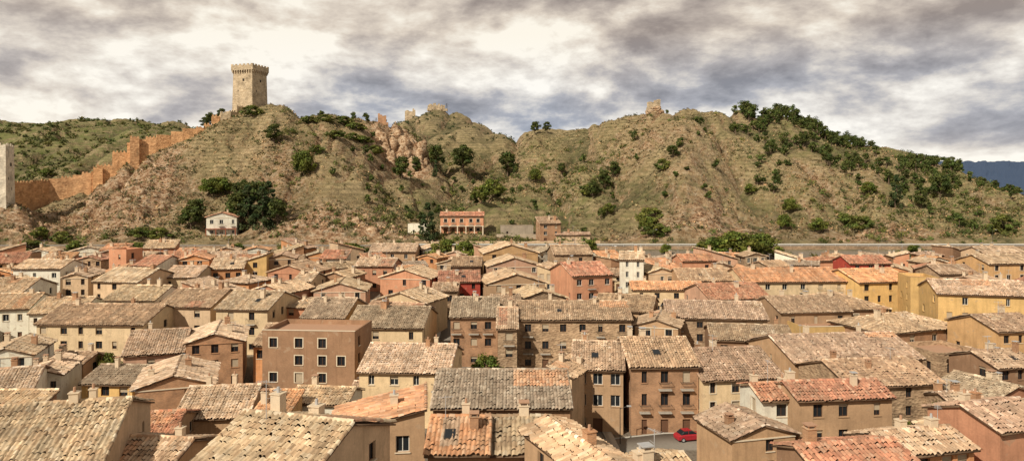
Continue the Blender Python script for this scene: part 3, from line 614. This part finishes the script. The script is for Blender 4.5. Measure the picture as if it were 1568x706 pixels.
        if (rnd.random()<.10 or o.get('sky')) and typ in 'XSH':
            sk_=MB(); cx_=rnd.uniform(-.2,.2)*W; cy_=D*.22; zr_=rz(cx_,cy_)
            R=Matrix.Translation((cx_,cy_,zr_+.3))@Matrix.Rotation(math.atan(p),4,'X'); sk_.box(-.5,.5,-.65,.65,-.2,.05,0,R); sk_.box(-.42,.42,-.57,.57,.053,.07,1,R); sk_.obj('skylight',[M_METAL,M_GLASS],par)
    return par
def solve(ye,px,h,dov=None):
    if dov: return dov
    best=None
    for d in np.arange(254,36,-.5):
        zg=z1((px-CX)*d/F,d); f=zg+h-(CH-(ye-HY)*d/F)
        if f<=0: return float(d)
        if best is None or f<best[0]: best=(f,float(d))
    return best[1]
HOUSES=[
(-70,150,716,618,7,'X',.25,'pale','buff',0,{}),(95,262,716,672,6,'X',-.1,'tan','buff',0,{}),(150,258,672,632,5,'X',.1,'tan','red',0,{}),
(262,480,735,640,7.5,'X',-.28,'pale','buff',0,{'ch':2,'ant':1}),(505,652,662,610,8,'R',.12,'tan','orange',2,{'D':8,'ch':1,'p':.22}),
(663,873,624,568,8.5,'X',0,'brown','grey',0,{'ch':0}),(655,745,694,640,7,'X',0,'brown','orange',2,{'sky':1}),(745,845,694,640,6.8,'X',0,'brown','buff',0,{}),
(892,990,726,672,7,'Y',.4,'tan','buff',0,{}),(975,1085,745,706,6,'X',.3,'tan','buff',0,{}),
(1112,1228,668,630,5,'Y',.25,'tan','brown',1,{'skip':0,'ch':1,'D':8}),(1218,1372,610,584,9,'X',.1,'tan','red',3,{'bal':.4,'pd':10,'skip':0}),(1166,1216,612,588,8.6,'X',.1,'white','red',1,{}),
(1240,1420,716,690,6,'X',.2,'brown','red',0,{}),(1355,1510,692,660,6,'X',.25,'orange','buff',4,{}),(1512,1640,655,616,8,'X',.3,'salmon','brown',4,{'ch':2}),
(1294,1455,590,550,7.5,'X',.15,'stone','brown',4,{}),(1208,1424,552,508,7.5,'X',.12,'tan','brown',4,{}),
(966,1070,562,518,9.5,'X',.02,'brick','brown',3,{'bal':.7,'pd':14,'skip':0,'sur':True}),(1072,1205,580,534,8,'X',.12,'cream','brown',4,{'pd':12,'skip':0}),
(876,955,566,524,9,'X',-.12,'tan','brown',3,{'pd':14}),(838,876,576,534,9,'L',-.45,'pale','brown',2,{'pd':14,'D':8}),
(548,688,570,528,8,'X',-.06,'cream','buff',4,{'pd':10,'bal':.2}),(398,546,514,508,11,'F',-.08,'brown','buff',4,{'D':10,'pd':10,'skip':.45}),
(690,762,486,456,9.5,'X',0,'brick','grey',3,{'bal':.8,'pd':18,'skip':0}),(763,791,504,455,9,'X',0,'stone','brown',2,{'bal':.4,'pd':14}),(792,967,490,462,9.5,'X',-.02,'stone','brown',6,{'bal':.5,'pd':18,'skip':.05}),
(530,648,502,466,9,'X',-.06,'cream','grey',4,{'bal':.3}),(460,528,487,448,9.5,'X',-.08,'ochre','grey',3,{'bal':.3}),
(285,372,524,490,8,'Y',.3,'brick','buff',3,{'D':13,'skip':.1}),(190,280,542,504,6.5,'X',.3,'pink','buff',1,{}),
(52,222,497,460,8,'X',-.05,'cream','brown',6,{'skip':.05,'pd':12,'sur':True}),(122,205,588,560,5,'X',-.08,'yellow','grey',3,{'skip':0,'pd':12}),
(208,325,592,554,8,'Y',.35,'brick','buff',2,{'D':12}),(-30,46,545,510,9,'Y',.3,'white','buff',2,{'pd':8}),(-40,46,600,564,7,'X',.35,'white','buff',2,{'pd':8}),(36,92,575,540,7,'Y',.3,'white','buff',2,{'pd':8}),
(62,130,556,540,5,'X',-.1,'tan','brown',2,{}),(268,378,640,592,6,'X',.12,'tan','buff',0,{}),(382,436,642,606,6,'S',-.1,'ochre','orange',0,{}),(440,532,618,594,6.5,'X',-.1,'white','buff',1,{'pd':6}),
(534,600,608,594,4,'S',-.05,'stone','brown',0,{}),
(328,412,474,444,9,'X',-.1,'cream','buff',2,{'bal':.3}),(238,325,470,436,9,'X',-.1,'pale','brown',2,{}),(158,238,460,438,8,'X',-.05,'white','buff',2,{}),
(-20,42,474,450,7,'X',.2,'white','buff',3,{'pd':6}),(46,120,480,456,7,'X',.1,'white','buff',3,{'pd':6}),(-40,30,450,422,8,'X',.1,'white','buff',3,{}),(20,92,412,398,7,'X',0,'white','buff',3,{}),(97,134,425,405,8,'Y',.2,'pale','buff',2,{}),
(136,216,432,408,8,'X',-.2,'pale','buff',3,{}),(164,196,386,380,9,'F',-.2,'salmon','buff',1,{'D':7}),(200,240,408,392,8,'X',-.2,'white','red',3,{}),
(274,320,398,378,8,'Y',.25,'orange','orange',2,{}),(322,372,412,396,7,'X',.2,'orange','buff',3,{}),(248,300,425,408,7,'X',0,'cream','buff',2,{}),
(376,408,400,384,8,'R',.1,'yellow','buff',1,{'D':8}),(412,452,396,380,8,'Y',.2,'tan','brown',2,{}),(405,480,418,396,8,'Y',-.2,'salmon','brown',3,{}),(374,446,448,420,8.5,'Y',-.3,'salmon','buff',3,{}),
(448,476,432,418,8,'X',-.1,'cream','buff',2,{}),(480,560,446,430,7.5,'Y',.1,'pink','buff',3,{}),(542,602,408,396,7,'X',-.1,'salmon','buff',3,{}),(488,536,425,408,7,'Y',-.2,'brown','buff',2,{}),
(566,636,386,374,6,'X',0,'tan','brown',3,{}),(578,662,426,404,8,'Y',-.2,'salmon','buff',3,{}),(566,660,462,442,8,'Y',-.35,'cream','buff',3,{}),(545,640,482,464,7,'X',-.3,'cream','brown',3,{}),
(672,736,432,416,7.5,'X',.1,'red','red',3,{}),(692,736,408,394,7,'X',0,'brown','brown',2,{}),(662,700,446,434,7,'X',0,'stone','brown',2,{}),
(740,826,388,368,7.5,'Y',.15,'ochre','buff',2,{'D':14}),(746,830,408,390,7.5,'Y',.15,'pink','buff',3,{'D':12}),(744,838,434,410,8,'Y',.2,'tan','buff',3,{'D':14}),(790,872,458,438,8,'Y',.3,'stone','buff',3,{'D':10}),
(755,800,472,452,8,'X',.1,'tan','brown',2,{}),(848,908,390,376,7,'X',.1,'stone','brown',2,{}),(872,943,422,402,10,'X',.3,'salmon','red',3,{'bal':.3,'pd':8,'skip':0}),(948,986,398,386,11,'X',-.2,'white','buff',2,{'pd':8}),
(905,1000,476,452,8,'X',-.3,'tan','brown',3,{}),(968,1078,444,432,6,'X',-.05,'cream','orange',4,{'pd':10}),(990,1036,418,404,7,'Y',.2,'pale','buff',3,{}),(1044,1098,400,390,7,'X',.1,'salmon','red',2,{}),
(1042,1128,430,412,7,'X',0,'tan','brown',3,{}),(1084,1185,458,434,7,'X',.15,'pink','red',4,{}),(1138,1298,432,408,8,'X',.05,'cream','orange',6,{'bal':.3,'pd':8}),
(1022,1175,488,462,8,'X',-.12,'stone','brown',5,{'bal':.5}),(970,1040,500,476,8,'Y',-.3,'tan','brown',2,{}),(1090,1215,522,498,7,'X',-.15,'brown','brown',4,{}),
(1192,1308,478,454,7,'X',.1,'tan','brown',3,{}),(1250,1365,474,448,7,'H',.1,'brown','brown',3,{}),(1302,1364,404,392,8,'X',0,'red','red',3,{'pd':8}),(1308,1405,432,412,8.5,'X',.2,'yellow','orange',4,{}),
(1330,1498,506,480,6.5,'H',.35,'brick','brown',4,{'pd':8}),(1228,1310,506,498,5,'F',.1,'yellow','buff',1,{'D':8}),(1440,1580,452,430,12,'X',-.25,'yellow','buff',5,{'skip':.3,'pd':10}),(1395,1436,430,424,11,'F',-.2,'yellow','buff',1,{'D':9,'pd':8}),
(1510,1600,404,390,8,'X',.1,'ochre','brown',4,{}),(1505,1575,388,378,7,'X',.1,'pale','brown',3,{}),(1440,1498,420,406,7,'X',0,'stone','brown',2,{}),
(1430,1515,547,534,7,'F',.2,'stone','buff',2,{'D':9}),(1520,1600,562,537,8,'X',.2,'brown','brown',3,{}),(1522,1610,507,482,9,'X',.15,'ochre','brown',3,{}),(1460,1520,622,602,6,'X',.1,'stone','brown',2,{}),
]
for hi_,(x0,x1,ye,yr,h,typ,rot,wk,rk,cols,o) in enumerate(HOUSES):
    xc=(x0+x1)/2; d=solve(ye,xc,h,o.get('d')); X=wx_(xc,d); W=(x1-x0)*d/F; ze=CH-(ye-HY)*d/F; p=o.get('p',PITCH)
    if typ in 'XSH':
        hd=(F*(CH-ze)-(yr-HY)*d)/((yr-HY)+F*p); hd=min(8,max(3.0,hd)); D=2*hd if typ in 'XH' else hd*1.2
    else: D=o.get('D',11)
    D=o.get('D',D); zb=z1(X,d); hh=max(3.2,ze-zb)
    W=max(3.5,W*(1-.12*abs(rot)*2))
    house(X,d,hh,W,D,typ,rot,wk,rk,cols,dict(o))
def clearline(pts,w):
    for (xa,ya),(xb,yb) in zip(pts[:-1],pts[1:]):
        L=math.hypot(xb-xa,yb-ya); n_=int(L/1)+1
        for k in range(n_+1):
            x=xa+(xb-xa)*k/n_; y=ya+(yb-ya)*k/n_; i=int(x+280);j=int(y-30); r=int(w)
            occ[max(0,i-r):i+r+1,max(0,j-r):j+r+1]=True
STREET=[(7,58),(9,80),(10.5,95),(10,108),(4,122),(-8,132),(-13,150),(-14,175)]
clearline(STREET,4); clearline([(9,92),(20,97),(40,98)],4)
rr=random.Random(5); nf=0
for yy_ in np.arange(66,243,6.0):
    for xx_ in np.arange(-.80*yy_-12,.80*yy_+12,6.0):
        X=xx_+rr.uniform(-2,2); Y=yy_+rr.uniform(-2,2); W=rr.uniform(6.5,11.5); D=rr.uniform(7,11); rot=rr.choice((0,.2,-.2,.4,-.4,.1,.6))
        pxx=CX+F*X/Y
        if Y>215: D=rr.uniform(6,8)
        if Y+D>(250 if pxx<850 else 243): continue
        if Y<128 and 500<pxx<1300: continue
        if Y<95 and 150<pxx<1440: continue
        if raster(X,Y,W,D,rot,1.5,True)>.10: continue
        h=rr.uniform(4.8,7.8) if Y>85 else rr.uniform(4,5.2)
        if Y>195: h=rr.uniform(4,5.6)
        if Y>225: h=rr.uniform(3.0,4.4) if pxx<850 else rr.uniform(2.8,3.6)
        typ=rr.choice('XXYYYSHRL')
        far=Y>160
        lw=pxx<420
        house(X,Y,h,W,D,typ,rot,rr.choice(['cream','pale','tan','pink','salmon','white','white','stone','brick','brown','orange' if far else 'pale','salmon']+(['white','white','cream'] if lw else ['orange','stone'])),rr.choice(['buff','buff','buff','brown','brown','brown','grey','orange','red','orange' if far else 'buff']),rr.choice((2,3)),{'pd':1.5,'p':.28})
        nf+=1
print('fillers',nf)
RT=np.ones(3)
# ------------------------------------------------------------------ hillside houses
v=house(-19.8,284,6.8,17,9,'X',.02,'salmon','red',5,{'z':17.5,'bal':1.0,'skip':0,'sur':True},name='hillside_villa')
w=MB()
w.box(-8.6,8.6,-2.0,-.02,2.9,3.1,0)
for k in range(6): w.box(-8.5+k*3.32,-8.1+k*3.32,-2.0,-1.7,-1,2.9,0)
w.obj('porch',[M_TRIM],v)
v2=house(-112,277,7.2,11,9,'Y',.25,'white','red',3,{'z':17,'bal':.9,'skip':0},name='hillside_villa')
w=MB(); w.box(-5.6,5.6,-1.6,-.02,2.7,2.9,0)
for k in range(4): w.box(-5.5+k*3.5,-5.2+k*3.5,-1.6,-1.35,-2,2.7,0)
w.obj('terrace',[plain('red_timber',(.30,.09,.05))],v2)
house(-37,283,3.6,8,5,'F',.0,'white','red',2,{'z':17},name='garden_shed'); house(14.5,271,7.5,8,7,'S',.2,'brick','brown',2,{'z':14.5},name='brick_house'); house(23,271,3.2,13,5,'X',.05,'pale','brown',3,{'z':14.5},name='brick_house')
house(2,286,3.4,13,6,'F',.05,'grey','brown',3,{'z':16.3},name='garden_shed')
# ------------------------------------------------------------------ keep on the hill
def keep(px,d,S,H,rot,name,zb=None,wk='castle',crown=True):
    X=wx_(px,d); z=zb if zb is not None else z1(X,d)-1; par=bpy.data.objects.new(name,None); C.objects.link(par); par.location=(X,d,z); par.rotation_euler[2]=rot
    w=MB(); hs=S/2; b=len(w.v); hc=H-3.2
    lv=[(-3,hs*1.06),(1.5,hs*1.03),(hc,hs*.97)]
    for z_,s in lv: w.v+=[(-s,-s,z_),(s,-s,z_),(s,s,z_),(-s,s,z_)]
    for k in range(2):
        for i in range(4): j=(i+1)%4; w.f.append((b+4*k+i,b+4*k+j,b+4*k+4+j,b+4*k+4+i)); w.m.append(0)
    if crown:
        o=hs*.97; e=o+.85; n_=8
        for side in range(4):
            R=Matrix.Rotation(side*math.pi/2,4,'Z')
            for k in range(n_+1):
                c=-o+2*o*k/n_; w.box(c-.28,c+.28,-e,-o+.02,hc-.9,hc-.003,0,R); w.box(c-.25,c+.25,-o-.4,-o+.02,hc-1.6,hc-.903,0,R)
            w.box(-e,e-.5,-e,-e+.5,hc,H-.9,0,R)
            k=-e
            i=0
            while k<e-.9:
                w.box(k,k+1.25,-e+.003,-e+.497,H-.9,H+(.1 if i%2==0 else -.6),0,R); k+=1.25; i+=1
        w.box(-e+.5,e-.5,-e+.5,e-.5,hc+.01,hc+.3,0)
    else:
        w.box(-hs*.97,hs*.97,-hs*.97,hs*.97,hc,H-1,0)
        for side in range(4):
            R=Matrix.Rotation(side*math.pi/2,4,'Z')
            for k in range(5): c=-hs*.97+k*(hs*1.94-1)/4; w.box(c,c+1.0,-hs*.965,-hs*.965+.45,H-1,H+(.1 if k%2 else -.4),0,R)
    w.obj('masonry',[wallmat(wk)],par)
    s=MB()
    for side in range(4):
        R=Matrix.Rotation(side*math.pi/2,4,'Z')
        for (cx_,cz,a,hh) in ((0.6,hc*.72,.5,1.3),(-hs*.45,hc*.45,.22,1.1),(hs*.3,hc*.25,.25,1.2),(-.4,hc*.12,.6,1.8)): s.box(cx_-a,cx_+a,-hs*1.0-.08,-hs*.9,cz,cz+hh,0,R)
    s.obj('window_slits',[plain('dark_opening',(.03,.025,.02))],par); return par
keep(383,388,12.4,24,math.radians(-18),'castle_tower',zb=77.5)
keep(-2,283,8.0,23.5,math.radians(14),'wall_tower',zb=29.5,crown=False,wk='pale_castle')
# ------------------------------------------------------------------ city wall
def citywall(name,st,wk='rampart',th=1.5,merl=True,base=None):
    w=MB(); pts=[]
    for (p,d,t) in st: X=wx_(p,d); pts.append((X,d,CH+(HY-t)*d/F))
    for (xa,ya,za),(xb,yb,zb_) in zip(pts[:-1],pts[1:]):
        L=math.hypot(xb-xa,yb-ya); n_=max(1,int(L/3.6)); an=math.atan2(yb-ya,xb-xa)
        for k in range(n_):
            s0=k/n_; s1=(k+1)/n_; x=xa+(xb-xa)*s0; y=ya+(yb-ya)*s0; l=L/n_; g=min(z1(x,y),z1(xa+(xb-xa)*s1,ya+(yb-ya)*s1))-2.5
            zt_=max(za+(zb_-za)*(s0+s1)/2,g+6.5)+rng.normal()*.3
            R=Matrix.Translation((x,y,0))@Matrix.Rotation(an,4,'Z'); w.box(-.02,l+.015,-th/2,th/2,g,zt_,0,R)
            if merl and rng.random()<.7:
                c=.2
                while c<l-.7: w.box(c,c+.75,-th/2+.003,-th/2+.5,zt_,zt_+.7+rng.normal()*.15,0,R); c+=1.5
    return w.obj(name,[wallmat(wk)])
citywall('city_wall',[(20,322,279),(75,338,277),(112,342,270),(140,344,264),(148,345,262)])
citywall('city_wall',[(148,344,262),(172,347,243),(195,350,223),(206,351,214),(240,355,209),(262,359,204),(280,361,199),(300,364,196),(336,369,190)])
citywall('city_wall',[(336,370,186),(349,372,176),(372,382,171)],'castle',2.2,True)
for px,d,t,s in ((150,344,256,4),(206,350,209,4),(345,370,172,4.6)):
    X=wx_(px,d); zz=CH+(HY-t)*d/F; g=z1(X,d)-3; w2=MB(); w2.box(-s/2,s/2,-s/2,s/2,g,zz-.7,0)
    for sx_ in (-1,0,1):
        for sy_ in (-1,0,1):
            if sx_ or sy_: w2.box(sx_*(s/2-.5)-.5,sx_*(s/2-.5)+.5,sy_*(s/2-.5)-.5,sy_*(s/2-.5)+.5,zz-.7,zz+rng.normal()*.15,0)
    w2.obj('wall_turret',[wallmat('rampart' if px<300 else 'castle')],None,(X,d,0),.5)
def ruin(name,px,d,W,H,T_,wk='castle',rot=.2):
    X=wx_(px,d); z=z1(X,d)-1.5; w=MB(); n_=max(4,int(W/1.1))
    for k in range(n_):
        x0=-W/2+W*k/n_; hh=H*(.45+.35*float(vn(k*1.0,px*1.0,1.3))+.35*rng.random())
        w.box(x0,x0+W/n_+.02,-T_/2*(1+.1*rng.random()),T_/2*(1+.1*rng.random()),0,1.5+hh,0)
    for k in range(10): x0=rng.uniform(-W*.7,W*.7); a=rng.uniform(.4,1.1); w.box(x0-a,x0+a,-T_/2-1.5,-T_/2-.2,0,1.5+a*.8,0,Matrix.Rotation(rng.uniform(-.1,.1),4,'Z'))
    w.obj(name,[wallmat(wk)],None,(X,d,z),rot)
ruin('castle_ruin',628,640,9,10,6); ruin('castle_ruin',585,398,4.5,6,3,'brick'); ruin('castle_ruin',668,650,15,5,7); ruin('castle_ruin',1001,404,6.5,5.5,3.5,'castle')
def pylon(name,px,d,H):
    X=wx_(px,d); z=z1(X,d)-.5; a=MB(); s=.9
    for sx_ in (-1,1):
        for sy_ in (-1,1): a.beam((sx_*s,sy_*s,0),(sx_*.15,sy_*.15,H),.07,0,4)
    for k in range(6):
        t0=k/6; t1=(k+1)/6; r0=s*(1-t0)+.15*t0; r1=s*(1-t1)+.15*t1; q=1 if k%2 else -1
        a.beam((-q*r0,-r0,H*t0),(q*r1,-r1,H*t1),.04,0,3); a.beam((-q*r0,r0,H*t0),(q*r1,r1,H*t1),.04,0,3)
    for zz,l in ((H*.97,1.6),(H*.85,2.0),(H*.72,1.6)): a.beam((-l,0,zz),(l,0,zz),.07,0,4)
    a.obj(name,[M_METAL],None,(X,d,z),.3)
pylon('power_pylon',323,395,17); pylon('power_pylon',576,420,9); pylon('power_pylon',684,655,9)
# ------------------------------------------------------------------ road
def strip(name,y0,y1,dz,mat,xa=-230,xb=235,st=3):
    xs=np.arange(xa,xb,st); V=[];Q=[]
    for i,x in enumerate(xs): V+=[(x,y0,ROADZ+dz),(x,y1,ROADZ+dz)]
    for i in range(len(xs)-1): Q.append((2*i,2*i+2,2*i+3,2*i+1))
    return obj(name,npmesh(name,V,Q,None,None,[mat]))
M_ASPH=plain('asphalt_worn',(.21,.185,.155)); M_PAINT=plain('road_paint',(.7,.7,.66)); M_KERB=plain('kerb_stone',(.42,.39,.34))
strip('hillside_road',258.6,264.6,.2,M_ASPH); strip('road_edge_line',258.9,259.05,.205,M_PAINT); strip('road_edge_line',264.1,264.25,.205,M_PAINT)
w=MB()
for x in np.arange(-232,232,5.8): w.box(x,x+5.803,256.4,257.4+.02*rng.random(),9,ROADZ+.3+.05*rng.normal(),0)
w.obj('retaining_wall',[wallmat('stone')])
w=MB()
for x in np.arange(-40,232,4.0): w.box(x-.07,x+.07,257.62,257.75,ROADZ,ROADZ+1.1,0)
w.box(-40,232,257.5,257.6,ROADZ+.8,ROADZ+1.1,1); w.obj('guard_rail',[M_GALV,plain('rail_steel',(.62,.61,.58),.4,.5)])
w=MB()
for k in range(46):
    x=-36+k*1.5; w.box(x,x+1.503,268.4,269.0,12,ROADZ+1.2+.12*rng.normal(),0)
w.obj('garden_wall',[wallmat('pale')])
w=MB(); w.box(-6,26,279,279.5,12,17.6,0); w.obj('garden_wall',[wallmat('grey')])
def ribbon(name,pts,wd,dz,mat,off=0,thick=0):
    V=[];Q=[];P=[]
    for (xa,ya),(xb,yb) in zip(pts[:-1],pts[1:]):
        L=math.hypot(xb-xa,yb-ya); k=max(1,int(L/2)); P+=[(xa+(xb-xa)*i/k,ya+(yb-ya)*i/k) for i in range(k)]
    P.append(pts[-1])
    for i,(x,y) in enumerate(P):
        a=P[max(0,i-1)];b_=P[min(len(P)-1,i+1)]; dx,dy=b_[0]-a[0],b_[1]-a[1]; l=math.hypot(dx,dy); nx,ny=-dy/l,dx/l
        for s in (-1,1):
            X=x+nx*(off+s*wd/2);Y=y+ny*(off+s*wd/2); zz=z1(x,y)+dz; V+=[(X,Y,zz),(X,Y,zz-.3)]
    for i in range(len(P)-1):
        b_=4*i; Q+=[(b_+2,b_,b_+4,b_+6),(b_,b_+1,b_+5,b_+4),(b_+3,b_+2,b_+6,b_+7)]
    obj(name,npmesh(name,V,Q,None,None,[mat]))
ribbon('street',STREET,5.2,.22,M_ASPH); ribbon('pavement',STREET,1.1,.34,M_CONC,3.2); ribbon('pavement',STREET,1.1,.34,M_CONC,-3.2); ribbon('kerb',STREET,.14,.352,M_KERB,2.6); ribbon('kerb',STREET,.14,.352,M_KERB,-2.6)
ST2=[(12,95),(22,98),(42,99)]; ribbon('street',ST2,6,.216,M_ASPH); ribbon('kerb',ST2,.14,.35,M_KERB,3.05)
# ------------------------------------------------------------------ red car
def car(X,Y,rot,col):
    par=bpy.data.objects.new('parked_car',None); C.objects.link(par); par.location=(X,Y,z1(X,Y)+.22); par.rotation_euler[2]=rot
    P_=plain('car_paint_'+str(col[0]),col,.3,.5); st=[(-2.05,.38,.72,.62),(-1.95,.25,.88,.78),(-1.5,.22,.98,.84),(-.6,.2,.98,.86),(.7,.2,.96,.86),(1.3,.2,.88,.84),(1.85,.24,.74,.76),(2.05,.34,.6,.6)]
    def loft(st):
        b=MB()
        for (x,zl,zh,hw) in st:
            q=min(.12,(zh-zl)*.3); b.v+=[(x,-hw*.92,zl),(x,-hw,zl+q),(x,-hw,zh-q),(x,-hw*.86,zh),(x,hw*.86,zh),(x,hw,zh-q),(x,hw,zl+q),(x,hw*.92,zl)]
        for k in range(len(st)-1):
            for i in range(8): j=(i+1)%8; b.f.append((8*k+j,8*k+i,8*k+8+i,8*k+8+j)); b.m.append(0)
        b.f.append(tuple(range(8))); b.m.append(0); e=8*(len(st)-1); b.f.append(tuple(e+7-i for i in range(8))); b.m.append(0); return b
    loft(st).obj('body',[P_],par)
    loft([(-1.55,.9,.99,.76),(-1.15,.9,1.38,.70),(.1,.9,1.42,.69),(1.0,.85,.93,.74)]).obj('glasshouse',[M_GLASS],par)
    r=MB(); r.box(-1.05,.05,-.6,.6,1.42,1.46,0)
    for s in (-1,1): r.beam((-.45,s*.71,.95),(-.45,s*.69,1.42),.035,0,4)
    r.obj('roof',[P_],par); wh=MB()
    for x in (-1.3,1.3):
        for s in (-1,1): wh.beam((x,s*.72,.3),(x,s*.88,.3),.31,0,16); wh.beam((x,s*.86,.3),(x,s*.89,.3),.18,1,12)
    wh.obj('wheels',[plain('tyre',(.03,.03,.03)),M_GALV],par); l=MB()
    for s in (-1,1): l.box(1.92,2.03,s*.55-.14,s*.55+.14,.55,.68,0); l.box(-2.04,-1.95,s*.58-.1,s*.58+.1,.62,.8,1)
    l.obj('lamps',[M_GALV,plain('tail_lamp',(.4,.02,.02))],par)
car(wx_(1054,99),98.5,.25,(.36,.02,.03))
def lamp(X,Y):
    a=MB(); z=z1(X,Y); a.beam((0,0,0),(0,0,5),.07,0,8,.045); a.beam((0,0,4.9),(1.1,0,5.3),.035,0,6); a.box(.9,1.5,-.14,.14,5.22,5.36,1); a.obj('street_lamp',[M_METAL,M_GALV],None,(X,Y,z))
lamp(14.6,97); lamp(5.6,86)
for px in (880,1000,1160,1380,1520): lamp(wx_(px,266.2),266.2)
# ------------------------------------------------------------------ light, sky, camera
S=Vector((-.60,-.80,0)).normalized(); el=math.radians(40); sd=Vector((S.x*math.cos(el),S.y*math.cos(el),math.sin(el)))
L=bpy.data.lights.new('sun','SUN'); L.energy=5.0; L.angle=math.radians(.6); L.color=(1,.91,.76); lo=bpy.data.objects.new('sun',L); C.objects.link(lo); lo.rotation_euler=sd.to_track_quat('Z','Y').to_euler(); lo.location=(-100,-100,200)
wd=bpy.data.worlds.new('World'); bpy.context.scene.world=wd; wd.use_nodes=True; nt=wd.node_tree; bg=nt.nodes['Background']; bg.inputs['Strength'].default_value=.1
sk=N(nt,'ShaderNodeTexSky'); sk.sky_type='NISHITA'; sk.sun_disc=False; sk.sun_elevation=el; sk.sun_rotation=math.atan2(S.x,S.y)
tc=N(nt,'ShaderNodeTexCoord').outputs['Generated']; s=N(nt,'ShaderNodeSeparateXYZ'); nt.links.new(tc,s.inputs[0])
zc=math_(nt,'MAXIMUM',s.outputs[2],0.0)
d1=mapping(nt,tc,(1,1,2.2),(.37,.2,.1)); d2=mapping(nt,tc,(1,1,2.2),(.358,.2,.15))
nA=noise_(nt,d1,4.3,10,.58,.12); nA2=noise_(nt,d2,4.3,10,.58,.12); nB=noise_(nt,mapping(nt,tc,(1,1,2.6),(.1,.5,.3)),1.9,2,.5,.0); nC=noise_(nt,d1,15,6,.62,.1)
br=math_(nt,'MULTIPLY_ADD',math_(nt,'SUBTRACT',nA,.5),.75,.53); br=math_(nt,'MULTIPLY_ADD',math_(nt,'SUBTRACT',nB,.5),.75,br)
br=math_(nt,'MULTIPLY_ADD',math_(nt,'SUBTRACT',nA,nA2),1.0,br); br=math_(nt,'MULTIPLY_ADD',math_(nt,'SUBTRACT',nC,.5),.28,br)
cl=ramp(nt,br,[(.28,(.32,.27,.245)),(.42,(.50,.43,.375)),(.54,(.73,.64,.54)),(.68,(.98,.92,.80))])
cool=ramp(nt,br,[(.30,(.23,.265,.33)),(.45,(.38,.42,.50)),(.55,(.66,.66,.66)),(.68,(.98,.96,.92))])
nZ=noise_(nt,tc,1.7,2,.5,.0)
zone=math_(nt,'MULTIPLY',ramp(nt,nZ,[(.36,0.2),(.54,1)]),ramp(nt,zc,[(.0,.6),(.07,1),(.14,.7),(.21,.03)]))
c=mix(nt,zone,cl,cool)
c=mix(nt,1.0,c,ramp(nt,zc,[(.0,1.0),(.30,.95),(.6,.47),(1,.36)]),'MULTIPLY')  # unseen sky overhead darkened to lower the ambient light
c=mix(nt,1.0,c,(10.5,10.5,10.5),'MULTIPLY')
skc=mix(nt,ramp(nt,br,[(.06,.0),(.14,1.0)]),sk.outputs[0],c)
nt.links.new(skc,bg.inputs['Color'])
cam=bpy.data.cameras.new('camera'); cam.sensor_width=36; cam.lens=36*F/1568; cam.shift_y=-63/1568; cam.clip_end=12000; cam.clip_start=.5
co=bpy.data.objects.new('camera',cam); C.objects.link(co); co.location=(0,0,CH); co.rotation_euler=(math.pi/2,0,0); bpy.context.scene.camera=co
vs=bpy.context.scene.view_settings; vs.view_transform='Standard'; vs.look='None'; vs.exposure=0
